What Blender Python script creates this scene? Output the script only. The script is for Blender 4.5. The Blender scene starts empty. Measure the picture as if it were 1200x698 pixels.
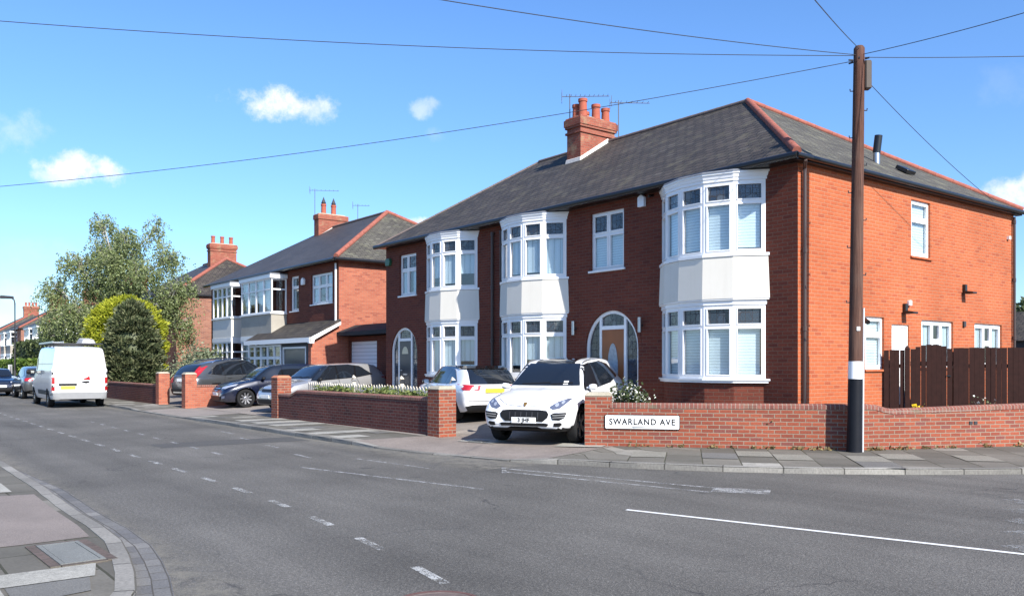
import bpy, bmesh, math, random
import numpy as np
from mathutils import Vector, Matrix
from mathutils.bvhtree import BVHTree
from mathutils.geometry import delaunay_2d_cdt
R = math.radians
random.seed(7)
rng = np.random.default_rng(11)
SC = bpy.context.scene
COL = SC.collection

# ------------------------------------------------------------------ mesh builder
class MB:
    def __init__(self):
        self.v = []; self.f = []; self.T = None
    def add(self, verts, faces):
        b = len(self.v)
        for p in verts:
            p = Vector(p)
            if self.T is not None: p = self.T @ p
            self.v.append(tuple(p))
        for f in faces: self.f.append(tuple(i + b for i in f))
        return self
    def box(self, x0, x1, y0, y1, z0, z1):
        return self.add([(x0,y0,z0),(x1,y0,z0),(x1,y1,z0),(x0,y1,z0),(x0,y0,z1),(x1,y0,z1),(x1,y1,z1),(x0,y1,z1)],
                        [(0,3,2,1),(4,5,6,7),(0,1,5,4),(1,2,6,5),(2,3,7,6),(3,0,4,7)])
    def loft(self, a, b):                      # two closed 3-D rings, capped
        n = len(a)
        return self.add(list(a) + list(b), [tuple(reversed(range(n))), tuple(range(n, 2*n))] +
                        [(i, (i+1) % n, n + (i+1) % n, n + i) for i in range(n)])
    def prism(self, poly, z0, z1):             # poly counter-clockwise in plan
        return self.loft([(x, y, z0) for x, y in poly], [(x, y, z1) for x, y in poly])
    def prism_y(self, poly, y0, y1):           # poly in (x,z); extruded along y
        return self.loft([(x, y0, z) for x, z in poly], [(x, y1, z) for x, z in poly])
    def tube(self, pts, r, n=8, cap=True):
        pts = [Vector(p) for p in pts]
        rs = r if isinstance(r, (list, tuple)) else [r] * len(pts)
        rings = []
        for i, p in enumerate(pts):
            d = (pts[min(i+1, len(pts)-1)] - pts[max(i-1, 0)]).normalized()
            a = d.cross(Vector((0,0,1)))
            if a.length < 1e-3: a = d.cross(Vector((0,1,0)))
            a.normalize(); b = a.cross(d)
            rings.append([tuple(p + (a*math.cos(2*math.pi*k/n) + b*math.sin(2*math.pi*k/n)) * rs[i]) for k in range(n)])
        V = [q for rg in rings for q in rg]; F = []
        for i in range(len(rings) - 1):
            for k in range(n):
                F.append((i*n+k, i*n+(k+1) % n, (i+1)*n+(k+1) % n, (i+1)*n+k))
        if cap:
            F.append(tuple(reversed(range(n)))); F.append(tuple((len(rings)-1)*n + k for k in range(n)))
        return self.add(V, F)
    def lathe(self, prof, n=24, axis='Z', c=(0,0,0)):   # prof list of (r, h), closed by the caller
        V = []; F = []; m = len(prof)
        for k in range(n):
            a = 2*math.pi*k/n
            for r, h in prof:
                p = (r*math.cos(a), r*math.sin(a), h)
                if axis == 'Y': p = (p[0], h, p[1])
                V.append((p[0]+c[0], p[1]+c[1], p[2]+c[2]))
        for k in range(n):
            k2 = (k+1) % n
            for i in range(m-1): F.append((k*m+i, k2*m+i, k2*m+i+1, k*m+i+1))
        return self.add(V, F)
    def build(self, name, mat, parent=None, smooth=False, bevel=0, fix=True, angle=40):
        me = bpy.data.meshes.new(name)
        me.from_pydata(self.v, [], self.f); me.validate(); me.update()
        bm = bmesh.new(); bm.from_mesh(me)
        if fix: bmesh.ops.recalc_face_normals(bm, faces=bm.faces)
        if bevel: bmesh.ops.bevel(bm, geom=list(bm.edges), offset=bevel, segments=1, affect='EDGES', clamp_overlap=True)
        bm.to_mesh(me); bm.free()
        return link(name, me, mat, parent, smooth, angle)

def metric_uv(me):
    uv = me.uv_layers.new(name='UV').data if not me.uv_layers else me.uv_layers[0].data
    for p in me.polygons:
        n = p.normal
        if abs(n.z) > .97: t = Vector((1,0,0)); b = Vector((0,1,0))
        else:
            t = Vector((0,0,1)).cross(n).normalized(); b = n.cross(t)
        for li in p.loop_indices:
            co = me.vertices[me.loops[li].vertex_index].co
            uv[li].uv = (co.dot(t), co.dot(b))

def link(name, me, mat, parent=None, smooth=False, angle=40):
    for m in (mat if isinstance(mat, (list, tuple)) else [mat]): me.materials.append(m)
    if smooth:
        me.polygons.foreach_set('use_smooth', [True]*len(me.polygons))
        me.set_sharp_from_angle(angle=R(angle))
    metric_uv(me)
    o = bpy.data.objects.new(name, me); COL.objects.link(o)
    if parent is not None: o.parent = parent
    return o

def tag(o, label=None, cat=None, group=None, kind=None):
    if label: o['label'] = label
    if cat: o['category'] = cat
    if group: o['group'] = group
    if kind: o['kind'] = kind
    return o
def thing(name, label, cat, loc=(0,0,0), rotz=0, group=None):
    o = bpy.data.objects.new(name, None); COL.objects.link(o)
    o.location = loc; o.rotation_euler = (0,0,rotz); o.empty_display_size = .3
    return tag(o, label, cat, group)
def struct(o): return tag(o, kind='structure')

# frame on a wall: O plan origin, U unit direction along the wall, outward normal to its right
def wall_T(O, U, z=0):
    ux, uy = U
    return Matrix(((ux, uy, 0, O[0]), (uy, -ux, 0, O[1]), (0, 0, 1, z), (0,0,0,1)))   # (u, d outward, z)

def panel(mb, T, u0, u1, z0, z1, d0, d1, holes):
    """one connected slab with rectangular holes (u0,u1,z0,z1)"""
    us = sorted({u0, u1} | {h[0] for h in holes} | {h[1] for h in holes})
    zs = sorted({z0, z1} | {h[2] for h in holes} | {h[3] for h in holes})
    us = [u for u in us if u0-1e-6 <= u <= u1+1e-6]; zs = [z for z in zs if z0-1e-6 <= z <= z1+1e-6]
    def solid(i, j):
        if not (0 <= i < len(us)-1 and 0 <= j < len(zs)-1): return False
        cu = (us[i]+us[i+1])/2; cz = (zs[j]+zs[j+1])/2
        return not any(h[0] < cu < h[1] and h[2] < cz < h[3] for h in holes)
    nu, nz = len(us), len(zs)
    V = [T @ Vector((us[i], d, zs[j])) for d in (d0, d1) for j in range(nz) for i in range(nu)]
    ix = lambda i, j, k: k*nu*nz + j*nu + i
    F = []
    for i in range(nu-1):
        for j in range(nz-1):
            if not solid(i, j): continue
            F.append((ix(i,j,1), ix(i+1,j,1), ix(i+1,j+1,1), ix(i,j+1,1)))
            F.append((ix(i,j,0), ix(i,j+1,0), ix(i+1,j+1,0), ix(i+1,j,0)))
            if not solid(i-1, j): F.append((ix(i,j,0), ix(i,j,1), ix(i,j+1,1), ix(i,j+1,0)))
            if not solid(i+1, j): F.append((ix(i+1,j,0), ix(i+1,j+1,0), ix(i+1,j+1,1), ix(i+1,j,1)))
            if not solid(i, j-1): F.append((ix(i,j,0), ix(i+1,j,0), ix(i+1,j,1), ix(i,j,1)))
            if not solid(i, j+1): F.append((ix(i,j+1,0), ix(i,j+1,1), ix(i+1,j+1,1), ix(i+1,j+1,0)))
    used = sorted({k for f in F for k in f}); mp = {k: n for n, k in enumerate(used)}
    s = mb.T; mb.T = None
    mb.add([V[k] for k in used], [tuple(mp[k] for k in f) for f in F])
    mb.T = s
    return mb
def tbox(mb, T, u0, u1, d0, d1, z0, z1):
    s = mb.T; mb.T = T; mb.box(u0, u1, d0, d1, z0, z1); mb.T = s; return mb

# ------------------------------------------------------------------ materials
def mat(name):
    m = bpy.data.materials.new(name); m.use_nodes = True
    nt = m.node_tree; b = nt.nodes['Principled BSDF']
    return m, nt, b
class NT:
    def __init__(s, nt): s.nt = nt
    def n(s, typ, **kw):
        x = s.nt.nodes.new(typ)
        for k, v in kw.items():
            if k in x.inputs.keys(): x.inputs[k].default_value = v
            else: setattr(x, k, v)
        return x
    def l(s, a, b): s.nt.links.new(a, b)
    def noise(s, vec, scale, detail=4, rough=.55):
        x = s.n('ShaderNodeTexNoise'); x.inputs['Scale'].default_value = scale; x.inputs['Detail'].default_value = detail
        x.inputs['Roughness'].default_value = rough
        if vec is not None: s.l(vec, x.inputs['Vector'])
        return x.outputs['Fac']
    def ramp(s, fac, stops):
        x = s.n('ShaderNodeValToRGB'); e = x.color_ramp.elements
        while len(e) < len(stops): e.new(.5)
        for i, (p, c) in enumerate(stops):
            e[i].position = p; e[i].color = (c if len(c) == 4 else (*c, 1)) if isinstance(c, tuple) else (c, c, c, 1)
        s.l(fac, x.inputs['Fac']); return x.outputs['Color']
    def mix(s, fac, a, b, mode='MIX'):
        x = s.n('ShaderNodeMix'); x.data_type = 'RGBA'; x.blend_type = mode
        for val, i in ((fac, 0), (a, 6), (b, 7)):
            if hasattr(val, 'is_linked'): s.l(val, x.inputs[i])
            else: x.inputs[i].default_value = val if i == 0 else ((*val, 1) if len(val) == 3 else val)
        return x.outputs[2]
    def math(s, op, a, b=None, c=None, clamp=False):
        x = s.n('ShaderNodeMath'); x.operation = op; x.use_clamp = clamp
        for i, v in enumerate((a, b, c)):
            if v is None: continue
            if hasattr(v, 'is_linked'): s.l(v, x.inputs[i])
            else: x.inputs[i].default_value = v
        return x.outputs[0]
    def coord(s, which='Object'):
        return s.n('ShaderNodeTexCoord').outputs[which]
    def bump(s, h, strength, dist, b):
        x = s.n('ShaderNodeBump'); x.inputs['Strength'].default_value = strength; x.inputs['Distance'].default_value = dist
        s.l(h, x.inputs['Height']); s.l(x.outputs['Normal'], b.inputs['Normal'])

def plain(name, col, rough=.5, metal=0, spec=.5, coat=0, vary=.12, scale=6):
    m, nt, b = mat(name); t = NT(nt)
    f = t.noise(t.coord(), scale, 5)
    c = t.mix(f, tuple(x*(1-vary) for x in col), tuple(min(1, x*(1+vary)) for x in col))
    t.l(c, b.inputs['Base Color'])
    b.inputs['Roughness'].default_value = rough; b.inputs['Metallic'].default_value = metal
    b.inputs['Specular IOR Level'].default_value = spec if rough < .45 or metal else min(spec, .2); b.inputs['Coat Weight'].default_value = coat
    b.inputs['Coat Roughness'].default_value = .04
    return m

def brick(name, c1, c2, mortar, w=.225, h=.075, ms=.007, offset=.5, vary=.35, rough=.85, bumpd=.006, odd=None, stain=.3, squash=None, dirt=None):
    m, nt, b = mat(name); t = NT(nt)
    uv = t.coord('UV')
    # wobble so that the courses are not ruler-straight
    wob = t.n('ShaderNodeTexNoise'); wob.inputs['Scale'].default_value = 2.5; t.l(uv, wob.inputs['Vector'])
    sub = t.n('ShaderNodeVectorMath'); sub.operation = 'SUBTRACT'; t.l(wob.outputs['Color'], sub.inputs[0]); sub.inputs[1].default_value = (.5,.5,.5)
    sca = t.n('ShaderNodeVectorMath'); sca.operation = 'SCALE'; t.l(sub.outputs[0], sca.inputs[0]); sca.inputs['Scale'].default_value = .012
    ad = t.n('ShaderNodeVectorMath'); ad.operation = 'ADD'; t.l(uv, ad.inputs[0]); t.l(sca.outputs[0], ad.inputs[1])
    def br(ca, cb, cm, bias=0.0):
        x = t.n('ShaderNodeTexBrick'); x.offset = offset; x.offset_frequency = 2
        x.inputs['Scale'].default_value = 1; x.inputs['Brick Width'].default_value = w; x.inputs['Row Height'].default_value = h
        x.inputs['Mortar Size'].default_value = ms; x.inputs['Mortar Smooth'].default_value = .3; x.inputs['Bias'].default_value = bias
        x.inputs['Color1'].default_value = (*ca, 1); x.inputs['Color2'].default_value = (*cb, 1); x.inputs['Mortar'].default_value = (*cm, 1)
        t.l(ad.outputs[0], x.inputs['Vector']); return x
    k = br(c1, c2, mortar)
    col = k.outputs['Color']
    if odd:                                        # a few bricks of another burn
        k2 = br((0,0,0), (1,1,1), (0,0,0), -.2)
        sep = t.ramp(k2.outputs['Color'], [(.62, 0.), (.8, 1.)])
        col = t.mix(t.math('MULTIPLY', sep, .8), col, odd)
    f1 = t.noise(uv, .5, 6, .65); f2 = t.noise(uv, 35, 3)
    col = t.mix(1.0, col, t.ramp(f1, [(.25, 1-stain), (.75, 1+stain*.35)]), 'MULTIPLY')
    col = t.mix(1.0, col, t.ramp(f2, [(.2, 1-vary), (.8, 1+vary*.5)]), 'MULTIPLY')
    if dirt:
        f3 = t.noise(uv, 1.7, 8, .7)
        col = t.mix(t.ramp(f3, [(.52, 0.), (.72, 1.)]), col, dirt)
    t.l(col, b.inputs['Base Color']); b.inputs['Roughness'].default_value = rough
    b.inputs['Specular IOR Level'].default_value = .25
    hgt = t.math('SUBTRACT', t.math('MULTIPLY', f2, .4), t.math('MULTIPLY', k.outputs['Fac'], 1.0))
    t.bump(hgt, .8, bumpd, b)
    return m

def asphalt():
    m, nt, b = mat('asphalt'); t = NT(nt); o = t.coord('Object')
    fine = t.math('ADD', t.math('MULTIPLY', t.noise(o, 85, 2, .8), .55), t.math('MULTIPLY', t.noise(o, 34, 3, .75), .45)); mid = t.noise(o, 14, 4, .6); big = t.noise(o, .35, 6, .6)
    vo = t.n('ShaderNodeTexVoronoi'); vo.inputs['Scale'].default_value = 70; t.l(o, vo.inputs['Vector'])
    c = t.ramp(fine, [(.32, (.050,.047,.043)), (.52, (.110,.104,.094)), (.68, (.255,.242,.218))])
    c = t.mix(1, c, t.ramp(big, [(.28, .74), (.5, 1.), (.72, 1.22)]), 'MULTIPLY')
    c = t.mix(1, c, t.ramp(mid, [(.25, .86), (.75, 1.12)]), 'MULTIPLY')
    # long streaks worn along the carriageway
    mp = t.n('ShaderNodeMapping'); mp.inputs['Scale'].default_value = (.06, .9, 1); t.l(o, mp.inputs['Vector'])
    c = t.mix(1, c, t.ramp(t.noise(mp.outputs[0], 1.3, 4), [(.3, .82), (.7, 1.16)]), 'MULTIPLY')
    # cracks
    vd = t.n('ShaderNodeTexVoronoi'); vd.feature = 'DISTANCE_TO_EDGE'; vd.inputs['Scale'].default_value = .33
    ds = t.n('ShaderNodeVectorMath'); ds.operation = 'ADD'; nn = t.n('ShaderNodeTexNoise'); nn.inputs['Scale'].default_value = 1.4; nn.inputs['Detail'].default_value = 6
    t.l(o, nn.inputs['Vector']); t.l(o, ds.inputs[0]); t.l(nn.outputs['Color'], ds.inputs[1]); t.l(ds.outputs[0], vd.inputs['Vector'])
    crack = t.ramp(vd.outputs['Distance'], [(.0, 1.), (.007, 0.)])
    gate = t.ramp(t.noise(o, .22, 3), [(.48, 0.), (.60, .75)])
    c = t.mix(t.math('MULTIPLY', crack, gate), c, (.03,.03,.032))
    # oil spots, and grit washed against the two kerbs
    c = t.mix(t.ramp(t.noise(o, 1.9, 2, .4), [(.70, 0.), (.76, .45)]), c, (.03,.03,.03))
    sy = t.n('ShaderNodeSeparateXYZ'); t.l(o, sy.inputs[0])
    def band(y0, y1):
        x = t.n('ShaderNodeMapRange'); x.interpolation_type = 'SMOOTHSTEP'; t.l(sy.outputs[1], x.inputs['Value']); x.inputs['From Min'].default_value = y0; x.inputs['From Max'].default_value = y1; return x.outputs[0]
    far_ = t.math('MULTIPLY', band(-6.75, -6.12), t.math('LESS_THAN', sy.outputs[0], -1.5)); near_ = band(-11.75, -12.35)
    gr = t.math('MULTIPLY', t.math('MAXIMUM', far_, near_), t.ramp(t.noise(o, 4.5, 6, .75), [(.4, 0.), (.62, .75)]))
    c = t.mix(gr, c, (.20,.185,.15))
    t.l(c, b.inputs['Base Color']); b.inputs['Roughness'].default_value = .85; b.inputs['Specular IOR Level'].default_value = .25
    t.bump(t.math('ADD', fine, t.math('MULTIPLY', vo.outputs['Distance'], .6)), .7, .012, b)
    return m

def paint_line(name, keep=.5, col=(.62,.62,.6), soft=.12):
    """worn thermoplastic paint: chips show the asphalt through (alpha)"""
    m, nt, b = mat(name); t = NT(nt); o = t.coord('Object')
    f = t.math('ADD', t.math('MULTIPLY', t.noise(o, 60, 3, .7), .6), t.math('MULTIPLY', t.noise(o, 5, 5, .7), .55))
    th = .575 + (.5-keep)*.4 - .06
    a = t.ramp(f, [(th, 0.), (th+soft, 1.)])
    t.l(t.mix(t.noise(o, 30, 2), tuple(c*.85 for c in col), col), b.inputs['Base Color'])
    t.l(a, b.inputs['Alpha']); b.inputs['Roughness'].default_value = .7
    return m

def concrete(name, c1, c2, scale=30, speck=.25, rough=.9, b_d=.004):
    m, nt, b = mat(name); t = NT(nt); o = t.coord('Object')
    f = t.noise(o, scale, 4, .7); g = t.noise(o, 1.2, 6, .65); h = t.noise(o, 140, 2)
    c = t.mix(t.ramp(g, [(.3, 0.), (.7, 1.)]), c1, c2)
    c = t.mix(1, c, t.ramp(f, [(.2, 1-speck), (.8, 1+speck*.6)]), 'MULTIPLY')
    c = t.mix(1, c, t.ramp(h, [(.3, 1-speck), (.7, 1+speck*.7)]), 'MULTIPLY')
    t.l(c, b.inputs['Base Color']); b.inputs['Roughness'].default_value = rough
    t.bump(f, .6, b_d, b); return m

def leaf_mat(name, dark, mid, light, scale=1.3, trans=.35):
    m, nt, b = mat(name); t = NT(nt)
    geo = t.n('ShaderNodeNewGeometry')
    f = t.math('ADD', t.math('MULTIPLY', geo.outputs['Random Per Island'], .55), t.math('MULTIPLY', t.noise(t.coord('Object'), scale, 3), .6))
    c = t.ramp(f, [(.25, dark), (.55, mid), (.85, light)])
    t.l(c, b.inputs['Base Color']); b.inputs['Roughness'].default_value = .55; b.inputs['Specular IOR Level'].default_value = .3
    tr = t.n('ShaderNodeBsdfTranslucent'); t.l(c, tr.inputs['Color'])
    mx = t.n('ShaderNodeMixShader'); mx.inputs[0].default_value = trans
    t.l(b.outputs[0], mx.inputs[1]); t.l(tr.outputs[0], mx.inputs[2])
    t.l(mx.outputs[0], nt.nodes['Material Output'].inputs['Surface'])
    return m

def glass_mat(name, tint=(.86,.91,.93), lead=False, refl=1.0):
    m, nt, b = mat(name); t = NT(nt); out = nt.nodes['Material Output']
    tr = t.n('ShaderNodeBsdfTransparent'); tr.inputs['Color'].default_value = (*tint, 1)
    gl = t.n('ShaderNodeBsdfGlossy'); gl.inputs['Roughness'].default_value = .015
    # panes are never quite flat
    bp = t.n('ShaderNodeBump'); bp.inputs['Strength'].default_value = .12; bp.inputs['Distance'].default_value = .02
    t.l(t.noise(t.coord('Object'), 1.6, 2), bp.inputs['Height']); t.l(bp.outputs[0], gl.inputs['Normal'])
    fr = t.n('ShaderNodeFresnel'); fr.inputs['IOR'].default_value = 1.55
    fac = t.math('MULTIPLY_ADD', fr.outputs[0], refl*1.3, .09, clamp=True)
    gb = t.n('ShaderNodeNewGeometry'); fac = t.math('MULTIPLY', fac, t.math('SUBTRACT', 1.0, gb.outputs['Backfacing']))
    mx = t.n('ShaderNodeMixShader'); t.l(fac, mx.inputs[0]); t.l(tr.outputs[0], mx.inputs[1]); t.l(gl.outputs[0], mx.inputs[2])
    last = mx.outputs[0]
    if lead:     # leaded lights: a came lattice with a small motif in coloured glass
        uv = t.coord('UV'); sx = t.n('ShaderNodeSeparateXYZ'); t.l(uv, sx.inputs[0])
        def lines(v, p, wd): return t.math('LESS_THAN', t.math('PINGPONG', v, p/2), wd)
        ld = t.math('MAXIMUM', lines(sx.outputs[0], .135, .006), lines(sx.outputs[1], .17, .006))
        wv = t.n('ShaderNodeTexVoronoi'); wv.feature = 'DISTANCE_TO_EDGE'; wv.inputs['Scale'].default_value = 5; t.l(uv, wv.inputs['Vector'])
        ld = t.math('MAXIMUM', ld, t.math('LESS_THAN', wv.outputs['Distance'], .02))
        d = t.n('ShaderNodeBsdfPrincipled'); d.inputs['Base Color'].default_value = (.03,.03,.035,1); d.inputs['Roughness'].default_value = .5
        vc = t.n('ShaderNodeTexVoronoi'); vc.inputs['Scale'].default_value = 5; t.l(uv, vc.inputs['Vector'])
        body = t.n('ShaderNodeBsdfPrincipled'); body.inputs['Roughness'].default_value = .12
        t.l(t.ramp(vc.outputs['Color'], [(.2, (.02,.028,.045)), (.6, (.04,.055,.085)), (.95, (.16,.17,.17))]), body.inputs['Base Color'])
        m1 = t.n('ShaderNodeMixShader'); m1.inputs[0].default_value = .75; t.l(last, m1.inputs[1]); t.l(body.outputs[0], m1.inputs[2])
        m2 = t.n('ShaderNodeMixShader'); t.l(ld, m2.inputs[0]); t.l(m1.outputs[0], m2.inputs[1]); t.l(d.outputs[0], m2.inputs[2])
        last = m2.outputs[0]
    t.l(last, out.inputs['Surface']); return m

def slats(name, col, period=.05, axis=1):
    m, nt, b = mat(name); t = NT(nt); uv = t.coord('UV'); sx = t.n('ShaderNodeSeparateXYZ'); t.l(uv, sx.inputs[0])
    f = t.math('PINGPONG', sx.outputs[axis], period/2); f = t.math('DIVIDE', f, period/2)
    h = t.ramp(f, [(.0, 0.), (.25, .8), (1., 1.)])
    c = t.mix(h, tuple(c*.55 for c in col), col)
    t.l(c, b.inputs['Base Color']); b.inputs['Roughness'].default_value = .6
    t.bump(h, .5, .01, b); return m

M = {}
M['asphalt'] = asphalt()
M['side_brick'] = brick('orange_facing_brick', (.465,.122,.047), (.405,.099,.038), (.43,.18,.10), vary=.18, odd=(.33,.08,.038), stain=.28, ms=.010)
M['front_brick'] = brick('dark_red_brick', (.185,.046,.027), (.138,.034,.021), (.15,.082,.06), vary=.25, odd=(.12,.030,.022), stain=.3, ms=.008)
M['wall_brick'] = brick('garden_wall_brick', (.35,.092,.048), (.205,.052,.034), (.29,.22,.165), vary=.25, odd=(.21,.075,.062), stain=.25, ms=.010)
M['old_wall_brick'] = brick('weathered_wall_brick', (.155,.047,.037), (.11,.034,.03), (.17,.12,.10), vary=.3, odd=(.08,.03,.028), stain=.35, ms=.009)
M['coping_brick'] = brick('brick_on_edge_coping', (.30,.115,.085), (.20,.075,.06), (.36,.28,.23), w=.078, h=.4, ms=.008, offset=0, vary=.3, stain=.35, dirt=(.16,.15,.10))
M['cap'] = concrete('lichened_cap', (.42,.38,.30), (.30,.27,.20))
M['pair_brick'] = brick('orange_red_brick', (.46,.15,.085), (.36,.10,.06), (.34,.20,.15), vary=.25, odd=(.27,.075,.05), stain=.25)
M['far_brick'] = brick('brown_brick', (.36,.16,.10), (.27,.10,.065), (.34,.27,.22), vary=.25, odd=(.2,.09,.07), stain=.3)
M['chimney_brick'] = brick('chimney_brick', (.37,.11,.068), (.27,.075,.05), (.30,.17,.125), vary=.3, stain=.45, dirt=(.34,.25,.15))
M['slate'] = brick('slate_roof', (.088,.073,.062), (.050,.043,.038), (.025,.025,.025), w=.30, h=.21, ms=.02, vary=.4, rough=.7, bumpd=.02, odd=(.115,.10,.085), stain=.35, dirt=(.11,.098,.068))
M['slate_side'] = brick('tile_roof_lichened', (.115,.106,.088), (.078,.072,.062), (.035,.035,.032), w=.27, h=.16, ms=.012, vary=.35, rough=.8, bumpd=.02, odd=(.17,.162,.132), stain=.3, dirt=(.16,.155,.105))
M['slate_blue'] = brick('slate_roof_dark', (.085,.078,.076), (.058,.054,.054), (.028,.028,.03), w=.28, h=.19, ms=.01, vary=.3, rough=.6, bumpd=.015, odd=(.09,.085,.088), stain=.35)
M['ridge'] = plain('red_ridge_tile', (.29,.10,.072), .9, vary=.45, scale=9)
M['grey_ridge'] = plain('grey_ridge_tile', (.14,.11,.10), .85, vary=.35, scale=9)
M['lead'] = plain('lead_flashing', (.16,.17,.19), .5, vary=.3)
M['mortar'] = plain('white_mortar_flashing', (.62,.58,.54), .9, vary=.3, scale=14)
M['white'] = plain('white_window_plastic', (.80,.80,.80), .35, vary=.04)
def render_mat():
    m, nt, b = mat('cream_render'); t = NT(nt); o = t.coord('Object')
    mp = t.n('ShaderNodeMapping'); mp.inputs['Scale'].default_value = (7, 7, .55); t.l(o, mp.inputs['Vector'])
    c = t.mix(t.noise(o, 2.0, 5), (.66,.625,.55), (.71,.68,.61))
    c = t.mix(t.ramp(t.noise(mp.outputs[0], 1.0, 6, .7), [(.52, 0.), (.78, .20)]), c, (.42,.38,.31))
    t.l(c, b.inputs['Base Color']); b.inputs['Roughness'].default_value = .9; b.inputs['Specular IOR Level'].default_value = .2
    t.bump(t.noise(o, 60, 3), .3, .004, b); return m
M['render'] = render_mat()
M['pebble'] = concrete('pebble_dash', (.32,.295,.25), (.42,.39,.335), 40)
M['black'] = plain('black_gutter_plastic', (.010,.010,.011), .32)
M['brownpipe'] = plain('brown_downpipe', (.06,.04,.035), .4)
M['glass'] = glass_mat('window_glass')
M['leaded'] = glass_mat('leaded_glass', lead=True)
M['blind'] = slats('white_slat_blind', (.90,.92,.92), .06)
M['curtain'] = slats('pale_curtain', (.72,.75,.78), .16, 0)
M['wood_door'] = plain('varnished_door', (.26,.082,.02), .4, vary=.3, scale=3)
M['dark_door'] = plain('navy_door', (.012,.016,.028), .3)
M['pot'] = plain('terracotta_pot', (.34,.095,.06), .8, vary=.25)
M['steel'] = plain('steel', (.5,.5,.5), .35, 1)
M['dgrey'] = plain('dark_grey_plastic', (.045,.045,.05), .5)
M['aerial'] = plain('aerial_alloy', (.12,.12,.13), .5)
M['fence'] = plain('dark_stained_timber', (.026,.0095,.0075), .8, vary=.5, scale=11)
M['picket'] = plain('weathered_picket', (.62,.56,.46), .85, vary=.3, scale=12)
M['tar'] = plain('tarred_timber', (.009,.010,.014), .5, vary=.4)
def timber_pole():
    m, nt, b = mat('creosoted_timber'); t = NT(nt); o = t.coord('Object')
    mp = t.n('ShaderNodeMapping'); mp.inputs['Scale'].default_value = (26, 26, .9); t.l(o, mp.inputs['Vector'])
    g = t.noise(mp.outputs[0], 1.6, 6, .7); w = t.noise(o, 1.1, 4)
    c = t.ramp(g, [(.3, (.028,.014,.011)), (.5, (.085,.038,.027)), (.7, (.15,.078,.055))])
    c = t.mix(t.ramp(w, [(.4, 0.), (.7, .55)]), c, (.12,.085,.068))
    t.l(c, b.inputs['Base Color']); b.inputs['Roughness'].default_value = .85; b.inputs['Specular IOR Level'].default_value = .2
    t.bump(g, .8, .01, b); return m
M['pole'] = timber_pole()
M['kerb'] = brick('kerb_stone', (.315,.30,.27), (.215,.205,.185), (.10,.095,.085), w=.91, h=5, ms=.012, offset=0, vary=.35, stain=.4, rough=.9, bumpd=.01)
M['slabs'] = brick('paving_slabs', (.118,.110,.092), (.205,.19,.16), (.07,.068,.045), w=.91, h=.61, ms=.012, vary=.22, stain=.4, rough=.9, odd=(.42,.40,.355), bumpd=.006, dirt=(.115,.11,.09))
M['crossover'] = concrete('exposed_aggregate', (.205,.17,.145), (.29,.245,.21), 45, .6)
M['drive'] = concrete('drive_concrete', (.27,.235,.205), (.205,.18,.16), 25, .25)
M['pink_tar'] = concrete('pinkish_tarmac', (.185,.155,.135), (.25,.21,.185), 60, .35)
M['pale_slab'] = concrete('pale_flagstone', (.37,.355,.31), (.29,.28,.245), 20, .35)
M['mid_slab'] = concrete('worn_flagstone', (.25,.235,.195), (.20,.19,.155), 20, .35)
M['grey_slab'] = concrete('grey_flagstone', (.165,.16,.145), (.125,.12,.11), 60, .35)
M['sett'] = brick('blue_setts', (.145,.143,.145), (.205,.20,.19), (.11,.10,.085), w=.26, h=.17, ms=.007, vary=.3, stain=.4, bumpd=.02, odd=(.28,.27,.255))
M['grey_ground'] = concrete('neutral_grey_ground', (.17,.17,.155), (.21,.205,.19), 3, .3)  # neutral grey, chosen for how the window panes reflect it
M['soil'] = concrete('soil', (.10,.075,.05), (.065,.05,.035), 20, .4)
M['line'] = paint_line('bright_road_paint', .97, (.72,.72,.70))
M['dash'] = paint_line('worn_road_paint', .46, (.43,.43,.41))
M['ghost'] = paint_line('ghost_road_paint', .38, (.30,.30,.29))
M['faint'] = paint_line('faint_road_paint', .50, (.34,.34,.33))
M['iron'] = concrete('cast_iron_cover', (.20,.205,.19), (.15,.155,.145), 50, .3)
M['bark'] = concrete('bark', (.10,.075,.055), (.15,.12,.09), 18, .4)
M['birch_bark'] = concrete('birch_bark', (.50,.48,.43), (.22,.20,.17), 6, .4)
# ================================================================== SETTING
def sheet(name, poly, z, m, parent=None):
    mb = MB(); mb.add([(x, y, z) for x, y in poly], [tuple(range(len(poly)))])
    o = mb.build(name, m, parent, fix=False)
    if o.data.polygons[0].normal.z < 0:
        o.data.flip_normals()
    return o
struct(sheet('ground', [(-1500,-1500),(1500,-1500),(1500,1500),(-1500,1500)], -.03, M['grey_ground']))
struct(sheet('road', [(-220,-60),(70,-60),(70,60),(-220,60)], 0, M['asphalt']))

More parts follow.
